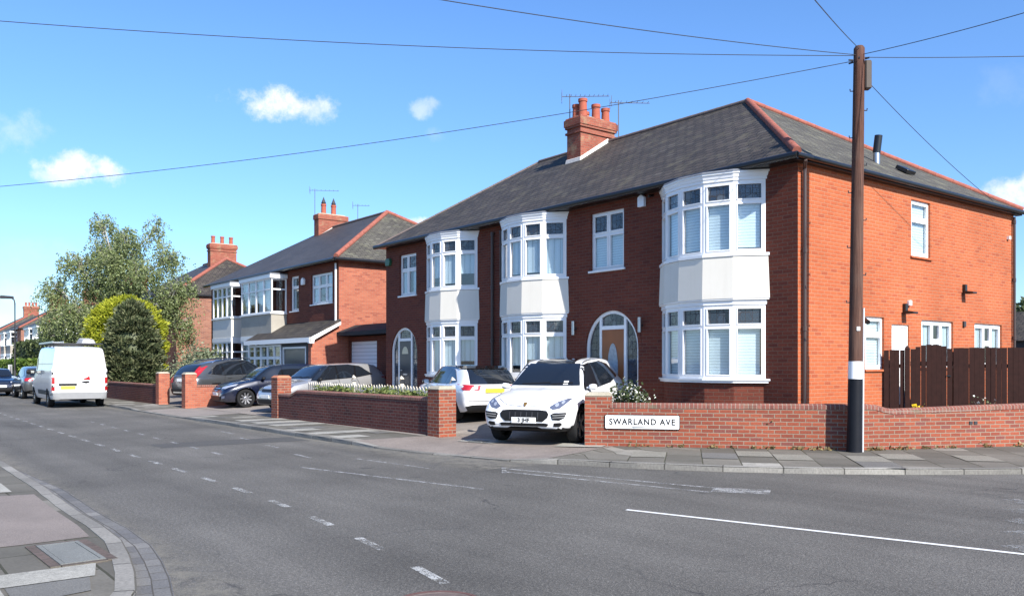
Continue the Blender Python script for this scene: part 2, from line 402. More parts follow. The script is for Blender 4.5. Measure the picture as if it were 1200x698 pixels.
# far pavement: strip between the kerb line and the garden walls.  (outer x, y, z) (inner x, y, z)
strip = [((-220,-6.1,.085),(-220,-4.2,.09)), ((-33,-6.1,.085),(-33,-4.25,.09)), ((-24.6,-6.12,.085),(-24.6,-4.2,.09)),
         ((-22.8,-6.12,.03),(-22.8,-4.2,.086)), ((-18,-6.1,.03),(-18,-4.1,.086)),
         ((-15.6,-6.1,.085),(-15.6,-3.9,.09)), ((-9,-6.08,.085),(-9,-3.8,.09)), ((-6.7,-6.05,.08),(-6.7,-3.6,.088)),
         ((-5.5,-6.0,.022),(-6.3,-3.2,.086)), ((-4.2,-5.84,.02),(-4.6,-2.9,.086)), ((-2.2,-5.34,.022),(-3.0,-2.4,.086)), ((-1.55,-5.05,.075),(-2.5,-2.2,.09)),
         ((-.95,-4.73,.085),(-1.9,-1.75,.09)), ((-.1,-4.3,.085),(-1.0,-1.0,.09)), ((1.0,-3.55,.085),(0,.0,.09)),
         ((2.05,-2.65,.085),(.4,.5,.09)), ((3.1,-1.45,.085),(.9,1.2,.09)), ((4.05,-.1,.085),(1.6,2.6,.09)),
         ((5.6,2.6,.085),(2.6,5,.09)), ((9,10,.085),(6,11.5,.09)), ((21,36,.085),(17,37,.09))]
mb = MB()
V = []; F = []
for a, b in strip: V += [a, b]
for i in range(len(strip)-1): F.append((2*i, 2*i+2, 2*i+3, 2*i+1))
mb.add(V, F); pv_ = mb.build('pavement', M['slabs'], fix=False); struct(pv_)
if pv_.data.polygons[0].normal.z < 0: pv_.data.flip_normals()
# flags are laid in columns square to the kerb
for l in pv_.data.loops:
    c = pv_.data.vertices[l.vertex_index].co
    pv_.data.uv_layers[0].data[l.index].uv = (c.y + 6.1, c.x)
    if c.x > -1.6: pv_.data.uv_layers[0].data[l.index].uv = (-.65*c.x + .76*c.y + 5, .76*c.x + .65*c.y)

def kerb(name, line, w, m, drop=-.05):
    """kerb stones along a polyline of (x,y,z top); body lies to the left of travel; u runs along"""
    pts = [Vector(p) for p in line]; n = len(pts); V = []; us = []; u = 0
    for i, p in enumerate(pts):
        d = pts[min(i+1, n-1)] - pts[max(i-1, 0)]; d.z = 0; d.normalize(); s = Vector((-d.y, d.x, 0))
        if i: u += (pts[i] - pts[i-1]).length
        us.append(u)
        q = p + s*w
        V += [(p.x, p.y, drop), (p.x - s.x*0, p.y, p.z-.015), (p.x+s.x*.015, p.y+s.y*.015, p.z+.006), (q.x, q.y, p.z+.008), (q.x, q.y, drop)]
    F = []
    for i in range(n-1):
        for k in range(4): F.append((i*5+k, (i+1)*5+k, (i+1)*5+k+1, i*5+k+1))
    mb = MB(); mb.add(V, F); o = mb.build(name, m, smooth=False)
    pr = [0, .06, .08, .2, .3]
    for p in o.data.polygons:
        for li in p.loop_indices:
            vi = o.data.loops[li].vertex_index
            o.data.uv_layers[0].data[li].uv = (us[vi//5], pr[vi % 5]+.4)
    return struct(o)
def dense(line, step=.45):
    out = []
    for a, b in zip(line[:-1], line[1:]):
        a = Vector(a); b = Vector(b); k = max(1, min(60, int((b-a).length/step)))
        for i in range(k): out.append(tuple(a.lerp(b, i/k)))
    return out + [line[-1]]
def wobble(line, s=.008, seed=3):
    r = random.Random(seed)
    return [(x + r.uniform(-s, s), y + r.uniform(-s, s), z + r.uniform(-s, s)*.7) for x, y, z in line]
kerb('kerb', wobble(dense([a for a, b in strip][1:-1])), .13, M['kerb'])

# concrete crossover in front of the drive, and flagstones of other tones laid in the pavement
def strip_quad(name, quads, m, dz=.005):
    mb = MB()
    for q in quads: mb.add([(x, y, z+dz) for x, y, z in q], [(0,1,2,3)])
    o = mb.build(name, m, fix=False)
    for p in o.data.polygons:
        if p.normal.z < 0: p.flip()
    return struct(o)
def on_pave(x, y):
    """height of the far pavement at a point"""
    best = None
    for (a, b), (c, d) in zip(strip[:-1], strip[1:]):
        P = [Vector(a), Vector(c), Vector(d), Vector(b)]
        for t in ((0,1,2),(0,2,3)):
            A, B, C = (P[k] for k in t)
            den = (B.y-C.y)*(A.x-C.x)+(C.x-B.x)*(A.y-C.y)
            if abs(den) < 1e-9: continue
            u = ((B.y-C.y)*(x-C.x)+(C.x-B.x)*(y-C.y))/den; v = ((C.y-A.y)*(x-C.x)+(A.x-C.x)*(y-C.y))/den
            if u >= -1e-4 and v >= -1e-4 and u+v <= 1.0001: return u*A.z+v*B.z+(1-u-v)*C.z
    return .09
def cross_rows(i0, i1):
    rows = []
    for i in range(i0, i1+1):
        a, b = Vector(strip[i][0]), Vector(strip[i][1])
        w = (b-a).normalized()*.14
        rows.append((tuple(a+w), tuple(b)))
    return [(rows[k][0], rows[k+1][0], rows[k+1][1], rows[k][1]) for k in range(len(rows)-1)]
strip_quad('driveway_crossover', cross_rows(7, 11), M['crossover'])
strip_quad('neighbour_crossover', cross_rows(3, 4), M['drive'])
def flag(x, y, lx, ly, ang=0):
    c, s = math.cos(ang), math.sin(ang); q = []
    for dx, dy in ((0,0),(lx,0),(lx,ly),(0,ly)):
        X, Y = x + c*dx - s*dy, y + s*dx + c*dy
        q.append((X, Y, on_pave(X, Y)))
    return q
def slab_cell(x, y, rows=1, cols=1):
    """corners of the paving slab (or block of slabs) that holds a point, on the joints of the paving itself"""
    right = x > -1.6
    u, v = (-.65*x + .76*y + 5, .76*x + .65*y) if right else (y + 6.1, x)
    r = math.floor(v/.61); off = .455 if r % 2 == 0 else 0; k = math.floor((u+off)/.91)
    g_ = .008; q = []
    for du, dv in ((0,0),(1,0),(1,1),(0,1)):
        uu = k*.91 - off + (cols*.91-g_ if du else g_); vv = r*.61 + (rows*.61-g_ if dv else g_)
        X, Y = (-.65*(uu-5) + .76*vv, .76*(uu-5) + .65*vv) if right else (vv, max(-5.94, min(-4.2 if x < -9 else -3.9, uu-6.1)))
        q.append((X, Y, on_pave(X, Y)))
    return q
pale = [slab_cell(*p) for p in ((-14.6,-5.5),(-14.6,-4.6),(-13.3,-5.5),(-13.3,-4.5),(-11.6,-5.4),(-11.6,-4.6),(-10.2,-5.6),(-9.0,-5.4),(-9.0,-4.5),(-7.7,-5.2),(-17.3,-5.2),(-27.4,-5.4),(-26.2,-5.0),
                                 (-29.0,-5.3),(.25,-1.7),(2.0,.3),(1.75,-.35),(3.3,3.0),(3.1,1.0),(.9,-1.6),(-.75,-2.9))]
strip_quad('pale_flagstone', [q for q in pale if q[0][0] < -5], M['pale_slab'], .008)
strip_quad('worn_flagstone', [q for q in pale if q[0][0] >= -5], M['mid_slab'], .008)
strip_quad('pale_crossover_slab', [flag(-5.35,-4.25,.95,.60,R(14)), flag(-3.15,-3.45,.95,.62,R(32))], M['pale_slab'], .018)
grey = [slab_cell(*p) for p in ((-14.0,-5.4),(-12.6,-5.4),(-12.6,-4.5),(-10.8,-5.2),(-16.3,-5.2),(-8.3,-4.6),(-.6,-3.4),(.3,-2.6),(2.6,1.0),(1.2,-1.9),(2.4,-1.2),(3.9,2.4))]
strip_quad('grey_flagstone', grey, M['grey_slab'], .0075)

# near pavement on the camera's own corner
near = [(-220,-12.35),(-7,-12.34),(-3.2,-12.33),(-.9,-12.38),(.25,-12.36),(1.2,-12.40),(1.9,-12.5),(2.55,-12.62),(3.1,-12.75),(3.9,-13.1),(4.6,-13.7),(5.1,-14.6),(5.3,-16),(5.3,-30)]
nk = [(x, y, .075) for x, y in near]
kerb('near_kerb', wobble([(x, y, z) for x, y, z in reversed(dense(nk, .4))], .006), .145, M['kerb'])
o = sheet('near_pavement', near + [(-220,-30)], .075, M['slabs']); struct(o)
# gutter of blue setts along the near kerb
gl = [(x, y) for x, y in near if -8 < x < 5]
gp = dense([(x, y, 0) for x, y in gl], .3); V = []; F = []; us = []; u = 0
for i, p in enumerate(gp):
    d = (Vector(gp[min(i+1, len(gp)-1)]) - Vector(gp[max(i-1, 0)])).normalized(); s = Vector((-d.y, d.x, 0))
    if i: u += (Vector(p)-Vector(gp[i-1])).length
    us.append(u); w0 = .25 if p[0] > -3 else max(.06, .25 + (p[0]+3)*.05)
    V += [(p[0], p[1], .005), (p[0]+s.x*w0, p[1]+s.y*w0, .005)]
for i in range(len(gp)-1): F.append((2*i, 2*i+2, 2*i+3, 2*i+1))
mb = MB(); mb.add(V, F); o = mb.build('gutter', M['sett'], fix=False); struct(o)
if o.data.polygons[0].normal.z < 0: o.data.flip_normals()
for l in o.data.loops: o.data.uv_layers[0].data[l.index].uv = (us[l.vertex_index//2], .02 + .34*(l.vertex_index % 2))
# pink tarmac patch and pale flags round the cover
struct(sheet('tarmac_patch', [(-2.4,-12.56),(-1.2,-12.58),(.15,-12.57),(.86,-12.60),(.90,-13.2),(.8,-15.6),(-3.2,-15.6)], .080, M['pink_tar']))
near_pale = [(( .86,-13.75),(1.62,-13.75),(1.62,-12.68),(.98,-12.68)) ]
struct(sheet('pale_kerb_flag', [(-3.9,-13.6),(-3.0,-13.5),(-2.75,-12.75),(-3.75,-12.75)], .0845, M['pale_slab']))
def fl(name, poly, m, z): return struct(sheet(name, poly, z, m))
fl('near_pale_flag', [(2.06,-14.6),(2.50,-14.5),(2.50,-12.90),(2.06,-12.80)], M['pale_slab'], .0815)
fl('near_grey_flag', [(2.52,-13.5),(3.05,-13.5),(2.95,-13.02),(2.52,-12.94)], M['grey_slab'], .0813)
fl('near_cream_flag', [(2.52,-14.8),(3.1,-14.8),(3.1,-13.53),(2.52,-13.53)], M['pale_slab'], .0813)
# ---- road markings
def bars(name, segs, m, z=.004):
    mb = MB()
    for (x0, y0, x1, y1, w) in segs:
        d = Vector((x1-x0, y1-y0, 0)).normalized(); s = Vector((-d.y, d.x, 0))*w/2
        a = Vector((x0, y0, z)); b = Vector((x1, y1, z))
        mb.add([a-s, b-s, b+s, a+s], [(0,1,2,3)])
    o = mb.build(name, m, fix=False)
    for p in o.data.polygons:
        if p.normal.z < 0: p.flip()
    return struct(o)
cl = []
for k in range(-30, 9):
    x = 3.78 + (k-3)*1.362*1.0
    if k > 3: continue
    y = -10.21 if x < -2 else -10.21 - .0135*(x+2)**2
    y2 = -10.21 if x+.62 < -2 else -10.21 - .0135*(x+.62+2)**2
    cl.append((x-.31, y, x+.31, y2, .09))
bars('centre_line_dashes', cl, M['dash'])
fd = [(-6.9-i*1.4, -8.85+.02*i, -6.35-i*1.4, -8.87+.02*i, .08) for i in range(9)]
fd += [(-11.9,-6.95,-11.0,-6.97,.07), (-9.9,-7.25,-9.2,-7.28,.07), (-7.7,-7.47,-7.0,-7.5,.07), (-5.6,-7.75,-4.8,-7.8,.07),
       (-3.6,-8.52,-1.7,-8.08,.08), (-1.7,-8.08,.23,-7.62,.08), (-4.2,-7.2,-2.2,-6.95,.06),
       (-1.4,-6.0,2.4,-4.98,.09), (-1.1,-6.25,2.3,-5.42,.09), (-1.55,-5.9,-.95,-6.35,.08)]
bars('worn_parking_marks', fd, M['faint'])
bars('bright_line', [(2.57,-7.26,6.5,-6.12,.07)], M['line'])
bars('worn_patch', [(2.15,-5.2,2.78,-4.8,.42)], M['faint'], .0045)
bars('worn_bars', [(4.95+i*.3, -2.95-.72*i, 5.6+i*.3, -3.25-.72*i, .26) for i in range(5)], M['ghost'], .0045)

# ---- gardens and drives: the ground climbs from the pavement to the house fronts
MOUTH = [(-99,-4.2),(-6.75,-4.2),(-6.7,-3.6),(-6.3,-3.2),(-4.6,-2.9),(-3.0,-2.4),(-2.4,-2.2)]
def mouth(x):
    for (a, ya), (b, yb) in zip(MOUTH[:-1], MOUTH[1:]):
        if a <= x <= b: return ya + (yb-ya)*(x-a)/(b-a)
    return -2.2
def gz(x, y):
    m = mouth(x); return .089 + .22*min(1, max(0, (y-m)/(-.3-m)))
xs = list(np.arange(-62, -7, 1.2)) + [-6.8,-6.7,-6.3,-5.5,-4.6,-3.8,-3.0,-2.55]; ys = [-4.25,-3.8,-3.2,-2.6,-2,-1.4,-.8,-.3,3,13]
mb = MB(); V = []; F = []
for y in ys:
    for x in xs:
        y2 = y if x < -6.76 else (mouth(x) + (-.3-mouth(x))*(ys.index(y)/ys.index(-.3)) if y <= -.3 else y)
        V.append((x, y2, gz(x, y2)+.006))
n = len(xs)
for j in range(len(ys)-1):
    for i in range(n-1): F.append((j*n+i, j*n+i+1, (j+1)*n+i+1, (j+1)*n+i))
mb.add(V, F); struct(mb.build('front_drives', M['drive'], fix=False))
struct(sheet('corner_garden', [(-2.6,-2.45),(-2.1,-2.3),(.45,.2),(.75,.75),(2.1,3.9),(6,12),(6,13),(-2.55,13)], .47, M['soil']))

# small covers in the ground
def cover(name, label, cx, cy, lx, ly, ang, z, m=None, group=None):
    t = thing(name, label, 'manhole cover', (cx, cy, z), ang, group)
    fr = MB(); T = Matrix(((1,0,0,0),(0,0,1,0),(0,1,0,0),(0,0,0,1)))
    panel(fr, T, -lx/2, lx/2, -ly/2, ly/2, -.03, .008, [(-lx/2+.035, lx/2-.035, -ly/2+.035, ly/2-.035)])
    fr.build('frame', M['iron'], t)
    b = MB(); b.box(-lx/2+.04, lx/2-.04, -ly/2+.04, ly/2-.04, -.03, .006); b.build('lid', m or M['iron'], t)
    return t
t = cover('manhole_cover', 'rectangular grey inspection cover edged with bricks in the near pavement', 1.52, -12.89, .92, .34, R(2), .083)
eb = MB()
for x0, x1, y0, y1 in ((-.50,.50,.175,.25),(-.50,.50,-.25,-.175),(-.52,-.465,-.17,.17),(.465,.52,-.17,.17)):
    eb.box(x0, x1, y0, y1, -.04, .004)
eb.build('brick_edging', brick('cover_edging', (.145,.105,.09), (.105,.08,.068), (.14,.125,.10), w=.07, h=.3, offset=0), t)
t = cover('drain_cover', 'small dark drain cover set in a pale slab on the drive crossover', -4.93, -3.98, .36, .26, R(14), on_pave(-4.93,-3.98)+.024, M['dgrey'])
t = thing('manhole_cover', 'round reddish iron manhole cover in the road at the bottom edge', 'manhole cover', (4.50,-11.10,.003))
b = MB(); b.lathe([(.28,-.02),(.28,.004),(.255,.006),(.25,.002)], 40); b.lathe([(.245,-.02),(.245,.004),(.0,.005)], 40)
b.build('lid', plain('worn_iron', (.13,.10,.09), .8, vary=.5, scale=20), t)
b = MB(); b.lathe([(.315,-.02),(.315,.005),(.285,.005),(.285,-.02)], 40); b.build('frame', plain('rusty_iron', (.12,.065,.058), .85, vary=.5, scale=14), t)

# two shallow tarmac repairs, a little darker and smoother than the worn surface round them
def blob(pts, n=9, j=.05, seed=1):
    r = random.Random(seed); out = []
    for a, b in zip(pts, pts[1:]+pts[:1]):
        for i in range(n): out.append((a[0]+(b[0]-a[0])*i/n + r.uniform(-j,j), a[1]+(b[1]-a[1])*i/n + r.uniform(-j,j)))
    return out
M['patch'] = concrete('patched_tarmac', (.066,.063,.058), (.088,.084,.077), 55, .5)
struct(sheet('tarmac_repair', blob([(-9.4,-9.4),(-8.3,-9.4),(-8.2,-6.35),(-9.3,-6.3)], seed=2), .0025, M['patch']))
# ================================================================== HOUSES
def window(parent, T, u0, u1, z0, z1, cols, transom=None, depth=.07, leaded=True, sill='white', backing='blind', name='window', back_off=.07, extra=None, fw=.055, mw=.05):
    """one window unit as a part with its panes as sub-parts. cols = list of relative widths; transom = height fraction of the lower lights"""
    tot = sum(cols); us = [u0]
    for c in cols: us.append(us[-1] + (u1-u0)*c/tot)
    holes = []; lead = []
    zt = z0 + (z1-z0)*transom if transom else None
    for i in range(len(cols)):
        a = us[i] + (fw if i == 0 else mw/2); b = us[i+1] - (fw if i == len(cols)-1 else mw/2)
        tr = transom is not None and (extra is None or extra[i])
        if tr:
            holes.append((a, b, z0+fw, zt-mw/2)); holes.append((a, b, zt+mw/2, z1-fw)); lead.append(holes[-1])
        else: holes.append((a, b, z0+fw, z1-fw))
    f = MB(); panel(f, T, u0, u1, z0, z1, -depth-.06, -depth, holes)
    fr = f.build(name, M['white'], parent)
    s = MB()
    for h in holes: panel(s, T, h[0]+.001, h[1]-.001, h[2]+.001, h[3]-.001, -depth-.045, -depth+.012, [(h[0]+.034, h[1]-.034, h[2]+.034, h[3]-.034)])
    s.build('sash', M['white'], fr)
    def panes(hs, nm, m):
        if not hs: return
        g = MB()
        for h in hs: tbox(g, T, h[0]+.02, h[1]-.02, -depth-.028, -depth-.022, h[2]+.02, h[3]-.02)
        g.build(nm, m, fr)
    panes([h for h in holes if not (leaded and h in lead)], 'pane', M['glass'])
    if leaded: panes(lead, 'leaded_pane', M['leaded'])
    if backing:
        g = MB(); g_ = None
        tbox(g, T, u0+.04, u1-.04, -depth-back_off-.012, -depth-back_off, z0+.04, z1-.02)
        if backing == 'blind': g.build('blind', M['blind'], fr)
        elif backing == 'dark': pass
        else:
            g = MB(); w = (u1-u0)
            for a, b in ((u0+.03, u0+.03+w*.33), (u1-.03-w*.33, u1-.03)):
                tbox(g, T, a, b, -depth-back_off-.012, -depth-back_off, z0+.04, z1-.02)
            g.build('curtain', M['curtain'], fr)
    if sill:
        g = MB(); tbox(g, T, u0-.05, u1+.05, -depth-.03, .045, z0-.05, z0-.001)
        g.build('window_sill', M['white'] if sill == 'white' else M['side_brick'], fr, bevel=.006)
    return fr

def poly_off(pts, e):
    """offset an open plan polyline outward (to the right of travel); its ends slide along y = const"""
    out = []; n = len(pts); P = [Vector((x, y)) for x, y in pts]
    for i in range(n):
        dirs = []
        if i > 0: dirs.append((P[i]-P[i-1]).normalized())
        if i < n-1: dirs.append((P[i+1]-P[i]).normalized())
        if len(dirs) == 1:
            d = dirs[0]; nn = Vector((d.y, -d.x)); k = e/abs(nn.x) if abs(nn.x) > .2 else e
            out.append((P[i].x + k*(1 if nn.x > 0 else -1), P[i].y))
        else:
            n0 = Vector((dirs[0].y, -dirs[0].x)); n1 = Vector((dirs[1].y, -dirs[1].x)); b = (n0+n1).normalized()
            q = P[i] + b*(e/max(.3, b.dot(n0))); out.append((q.x, q.y))
    return out

def bow_bay(house, xr, L, zs, lead_top=True, backing='blind', facets=(-40,-20,0,20,40), base_mat=None, panel_mat=None, one_col=True, brick_base=True):
    """segmental two-storey bay. zs = base, sill, low head, panel bottom, panel top, upper head, top"""
    zb, zsill, zh, zp0, zp1, zu, ztop = zs
    W = sum(L*math.cos(R(a)) for a in facets); p = [(xr-W, 0.0)]
    for a in facets: p.append((p[-1][0] + L*math.cos(R(a)), p[-1][1] + L*math.sin(R(a))))
    p[-1] = (p[-1][0], 0.0)
    def solid(e, z0, z1, e1=None):
        a = poly_off(p, e); b = poly_off(p, e if e1 is None else e1)
        ring = lambda q, z: [(x, y, z) for x, y in q] + [(q[-1][0], .05, z), (q[0][0], .05, z)]
        return ring(a, z0), ring(b, z1)
    mb = MB(); mb.loft(*solid(.065, zp0, zp1-.02, .04)); bay = mb.build('bay_window', panel_mat or M['render'], house)
    mb = MB(); mb.loft(*solid(.07, zsill, zsill+.035)); mb.loft(*solid(.045, zsill-.045, zsill-.001)); mb.build('window_sill', M['white'], bay)
    mb = MB(); mb.loft(*solid(.06, zp1-.015, zp1+.04)); mb.build('panel_ledge', M['white'], bay)
    mb = MB(); mb.loft(*solid(.02, zh, zp0-.03)); mb.loft(*solid(.055, zp0-.029, zp0-.001)); mb.build('lower_fascia', M['white'], bay)
    mb = MB(); mb.loft(*solid(.02, zu, zu+.06)); mb.loft(*solid(.03, zu+.061, ztop-.04, .045)); mb.loft(*solid(.06, ztop-.039, ztop)); mb.build('upper_fascia', M['white'], bay)
    if lead_top:
        mb = MB(); mb.loft(*solid(.075, ztop+.001, ztop+.04, .04)); mb.build('lead_roof', M['lead'], bay)
    if brick_base:
        mb = MB(); mb.loft(*solid(-.03, zb, zsill-.046)); mb.build('brick_base', base_mat or M['front_brick'], bay)
    rb = random.Random(int(abs(xr)*100))
    for (z0, z1) in ((zsill+.036, zh-.001), (zp1+.041, zu-.001)):
        drop = rb.uniform(.0, .12)
        fr = MB(); sa = MB(); pn = MB(); ld = MB(); bl = MB()
        for (a, b) in zip(p[:-1], p[1:]):
            d = (Vector(b)-Vector(a)); l = d.length; d.normalize(); T = wall_T(a, (d.x, d.y))
            zt = z0 + (z1-z0)*.71; f = .058
            hs = [(f, l-f, z0+.06, zt-.028), (f, l-f, zt+.028, z1-.06)]
            panel(fr, T, .0, l, z0, z1, -.075, 0, hs)
            for h in hs: panel(sa, T, h[0]+.001, h[1]-.001, h[2]+.001, h[3]-.001, -.055, .014, [(h[0]+.024, h[1]-.024, h[2]+.024, h[3]-.024)])
            tbox(pn, T, hs[0][0]+.015, hs[0][1]-.015, -.038, -.032, hs[0][2]+.015, hs[0][3]-.015)
            tbox(ld, T, hs[1][0]+.015, hs[1][1]-.015, -.038, -.032, hs[1][2]+.015, hs[1][3]-.015)
            if backing: tbox(bl, T, .06, l-.06, -.10, -.088, z0+.03 + (z1-z0)*(drop if rb.random() < .6 else rb.uniform(.0,.3)), z1-.02)
        fr.build('window_frame', M['white'], bay); sa.build('sash', M['white'], bay)
        pn.build('pane', M['glass'], bay); ld.build('leaded_pane', M['leaded'], bay)
        if backing: bl.build('blind' if backing == 'blind' else 'curtain', M[backing], bay)
    return bay

def arch_door(house, T, u0, u1, z0, z1, d0, d1, ztran, doormat, glazing='oval', leaded=True):
    """arched entrance set flush in a brick wall; the spandrels are part of the surround"""
    c = (u0+u1)/2; r = (u1-u0)/2; zs = z1 - r
    N = 24
    def arc(rr, k=N): return [(c + rr*math.cos(math.pi*i/k), zs + rr*math.sin(math.pi*i/k)) for i in range(k+1)]
    def ext(mb, poly, a, b): 
        s = mb.T; mb.T = T; mb.prism_y(poly, a, b); mb.T = s
    # brick fill above the arch, one strip of quads
    mb = MB(); A = arc(r+.002); V = []; F = []; m = N+1
    for d in (0.0, -.22):
        V += [T @ Vector((x, d, z)) for x, z in A] + [T @ Vector((x, d, z1+.002)) for x, z in A]
    for i in range(N):
        F += [(i, i+1, m+i+1, m+i), (2*m+i+1, 2*m+i, 3*m+i, 3*m+i+1), (i+1, i, 2*m+i, 2*m+i+1), (m+i, m+i+1, 3*m+i+1, 3*m+i)]
    mb.add(V, F)
    mb.build('arch_spandrel', M['front_brick'], house)
    # soldier ring of bricks, a touch proud
    mb = MB()
    O_ = arc(r+.115); I_ = arc(r+.004)
    V = []; F = []
    for d in (-.02, .006):
        V += [T @ Vector((x, d, z)) for x, z in O_] + [T @ Vector((x, d, z)) for x, z in I_]
    m = N+1
    for i in range(N):
        F += [(2*m+i, 2*m+i+1, 3*m+i+1, 3*m+i), (i, i+1, 2*m+i+1, 2*m+i), (m+i+1, m+i, 3*m+i, 3*m+i+1)]
    mb.add(V, F); ring = mb.build('arch_brick_ring', M['front_brick'], house)
    # white frame: arch band, posts, transom
    band = MB(); O_ = arc(r); I_ = arc(r-.075); V = []; F = []
    OO = [(u1, z0)] + O_ + [(u0, z0)]; II = [(u1-.075, z0)] + I_ + [(u0+.075, z0)]
    m = len(OO)
    for d in (-.14, -.05): V += [T @ Vector((x, d, z)) for x, z in OO] + [T @ Vector((x, d, z)) for x, z in II]
    for i in range(m-1): F += [(2*m+i, 2*m+i+1, 3*m+i+1, 3*m+i), (m+i+1, m+i, 3*m+i, 3*m+i+1), (i, i+1, m+i+1, m+i)]
    band.add(V, F)
    fz = lambda x: zs + math.sqrt(max(0, (r-.04)**2 - (x-c)**2))
    for x0, x1 in ((d0-.075, d0), (d1, d1+.075)):
        tbox(band, T, x0, x1, -.139, -.052, z0, fz((x0+x1)/2))
    tbox(band, T, d0+.001, d1-.001, -.138, -.053, ztran, ztran+.09)
    tbox(band, T, u0+.076, d0-.076, -.138, -.053, z0, z0+.12); tbox(band, T, d1+.076, u1-.076, -.138, -.053, z0, z0+.12)
    fr = band.build('door_frame', M['white'], house)
    g = MB(); ext(g, [(u1-.05, z0)] + arc(r-.05) + [(u0+.05, z0)], -.10, -.094); g.build('leaded_pane', M['leaded'], fr)
    g = MB(); tbox(g, T, u0+.05, u1-.05, -.55, -.53, z0, zs+.5); g.build('hall_screen', plain('hall_wall', (.14,.15,.17), .8), fr)
    dr = MB(); tbox(dr, T, d0+.002, d1-.002, -.10, -.060, z0+.03, ztran-.002)
    door = dr.build('front_door', doormat, house, bevel=.004)
    w = d1-d0; zc = z0 + (ztran-z0)*.5; mid = (d0+d1)/2
    p = MB()
    if glazing == 'oval':
        pts = [(mid + w*.23*math.cos(2*math.pi*i/20), zc+.08 + (ztran-z0)*.30*(math.sin(2*math.pi*i/20))) for i in range(20)]
        ext(p, pts, -.062, -.052)
        ext(p, [(mid - w*.12, z0+.22), (mid + w*.12, z0+.22), (mid + w*.12, z0+.55), (mid - w*.12, z0+.55)], -.062, -.054)
    else:
        pts = [(mid + w*.27*math.cos(math.pi*i/12), ztran-.42 + .24*math.sin(math.pi*i/12)) for i in range(13)]
        ext(p, pts, -.062, -.052)
    p.build('door_glazing', plain('obscure_glass', (.34,.37,.40), .15, vary=.5, scale=14) if glazing == 'oval' else plain('fan_glass', (.45,.42,.3), .2), door)
    if glazing != 'oval':
        for a in (-1, 1):
            p = MB(); ext(p, [(mid+a*w*.22-.09, z0+.25), (mid+a*w*.22+.09, z0+.25), (mid+a*w*.22+.09, z0+.85), (mid+a*w*.22-.09, z0+.85)], -.062, -.055); p.build('door_panel', doormat, door)
    h = MB(); tbox(h, T, d0+.07, d0+.19, -.058, -.035, z0+1.0, z0+1.03); tbox(h, T, mid-.13, mid+.13, -.058, -.048, z0+.86, z0+.91); h.build('handle', M['steel'], door)
    return fr

def hip_roof(house, x0, x1, y0, y1, ze, rx0, rx1, zr, front, side, th=.09, skip_left=False):
    """one watertight hipped roof; materials: 0 front/back slopes, 1 hips"""
    ym = (y0+y1)/2
    V = [(x0,y0,ze),(x1,y0,ze),(x1,y1,ze),(x0,y1,ze),(rx0,ym,zr),(rx1,ym,zr)]
    V += [(x,y,z-th) for x,y,z in V[:4]]
    F = [(0,1,5,4),(1,2,5),(2,3,4,5),(3,0,4),(0,6,7,1),(1,7,8,2),(2,8,9,3),(3,9,6,0),(6,9,8,7)]
    mb = MB(); mb.add(V, F); o = mb.build('roof', [front, side, M['black']], house)
    for p in o.data.polygons:
        n = p.normal
        if n.z < .2: p.material_index = 2
        elif abs(n.x) > abs(n.y): p.material_index = 1
    return o
def ridge_tiles(roof, a, b, m, r=.085, lift=.02, step=.45, name='ridge_tile'):
    a = Vector(a); b = Vector(b); d = b-a; n = max(2, int(d.length/step)); mb = MB(); u = d.normalized()
    for i in range(n):
        p = a + d*(i/n); q = a + d*((i+1)/n)
        mb.tube([p + Vector((0,0,lift)), q - u*.006 + Vector((0,0,lift))], [r*1.03, r*.97], 8)
    return mb.build(name, m, roof, smooth=True, angle=50)
def gutter(house, a, b, out, r=.07, m=None):
    a = Vector(a); b = Vector(b); mb = MB(); mb.tube([a, b], r, 10)
    return mb.build('gutter', m or M['black'], house, smooth=True)
def chimney(roof, x0, x1, y0, y1, zb, zt, pots, m=None, cowl=False, crown=True, pot_h=.5):
    mb = MB()
    if crown:
        prof = [(0, zb), (0, zt-.52), (.045, zt-.515), (.045, zt-.45), (.0, zt-.445), (.0,zt-.34), (.05, zt-.335), (.05, zt-.27), (.075, zt-.265), (.075, zt-.06), (.05, zt-.055), (.03, zt)]
    else: prof = [(0, zb), (0, zt-.26), (.04, zt-.255), (.04, zt-.04), (.02, zt)]
    V = []; F = []
    for e, z in prof: V += [(x0-e,y0-e,z),(x1+e,y0-e,z),(x1+e,y1+e,z),(x0-e,y1+e,z)]
    for i in range(len(prof)-1):
        for k in range(4): F.append((4*i+k, 4*i+(k+1)%4, 4*i+4+(k+1)%4, 4*i+4+k))
    F += [(3,2,1,0), tuple(4*(len(prof)-1)+k for k in range(4))]
    mb.add(V, F); ch = mb.build('chimney', m or M['chimney_brick'], roof)
    mb = MB(); mb.loft([(x0+.03,y0+.03,zt+.001),(x1-.03,y0+.03,zt+.001),(x1-.03,y1-.03,zt+.001),(x0+.03,y1-.03,zt+.001)],
                       [(x0+.14,y0+.14,zt+.08),(x1-.14,y0+.14,zt+.08),(x1-.14,y1-.14,zt+.08),(x0+.14,y1-.14,zt+.08)])
    mb.build('mortar_cap', M['cap'], ch)
    for (px, py, r, h) in pots:
        b = MB(); b.lathe([(r*1.05, zt+.03), (r, zt+.1), (r*.92, zt+h-.1), (r*1.08, zt+h-.09), (r*1.08, zt+h), (r*.75, zt+h), (r*.72, zt+h-.25), (0, zt+h-.25)], 16, c=(px, py, 0))
        b.build('chimney_pot', M['pot'], ch, smooth=True)
        if cowl:
            b = MB(); b.lathe([(r*.7, zt+h+.001), (r*.95, zt+h+.06), (r*.5, zt+h+.2), (.01, zt+h+.36)], 10, c=(px, py, 0)); b.build('cowl', M['dgrey'], ch, smooth=True)
    return ch
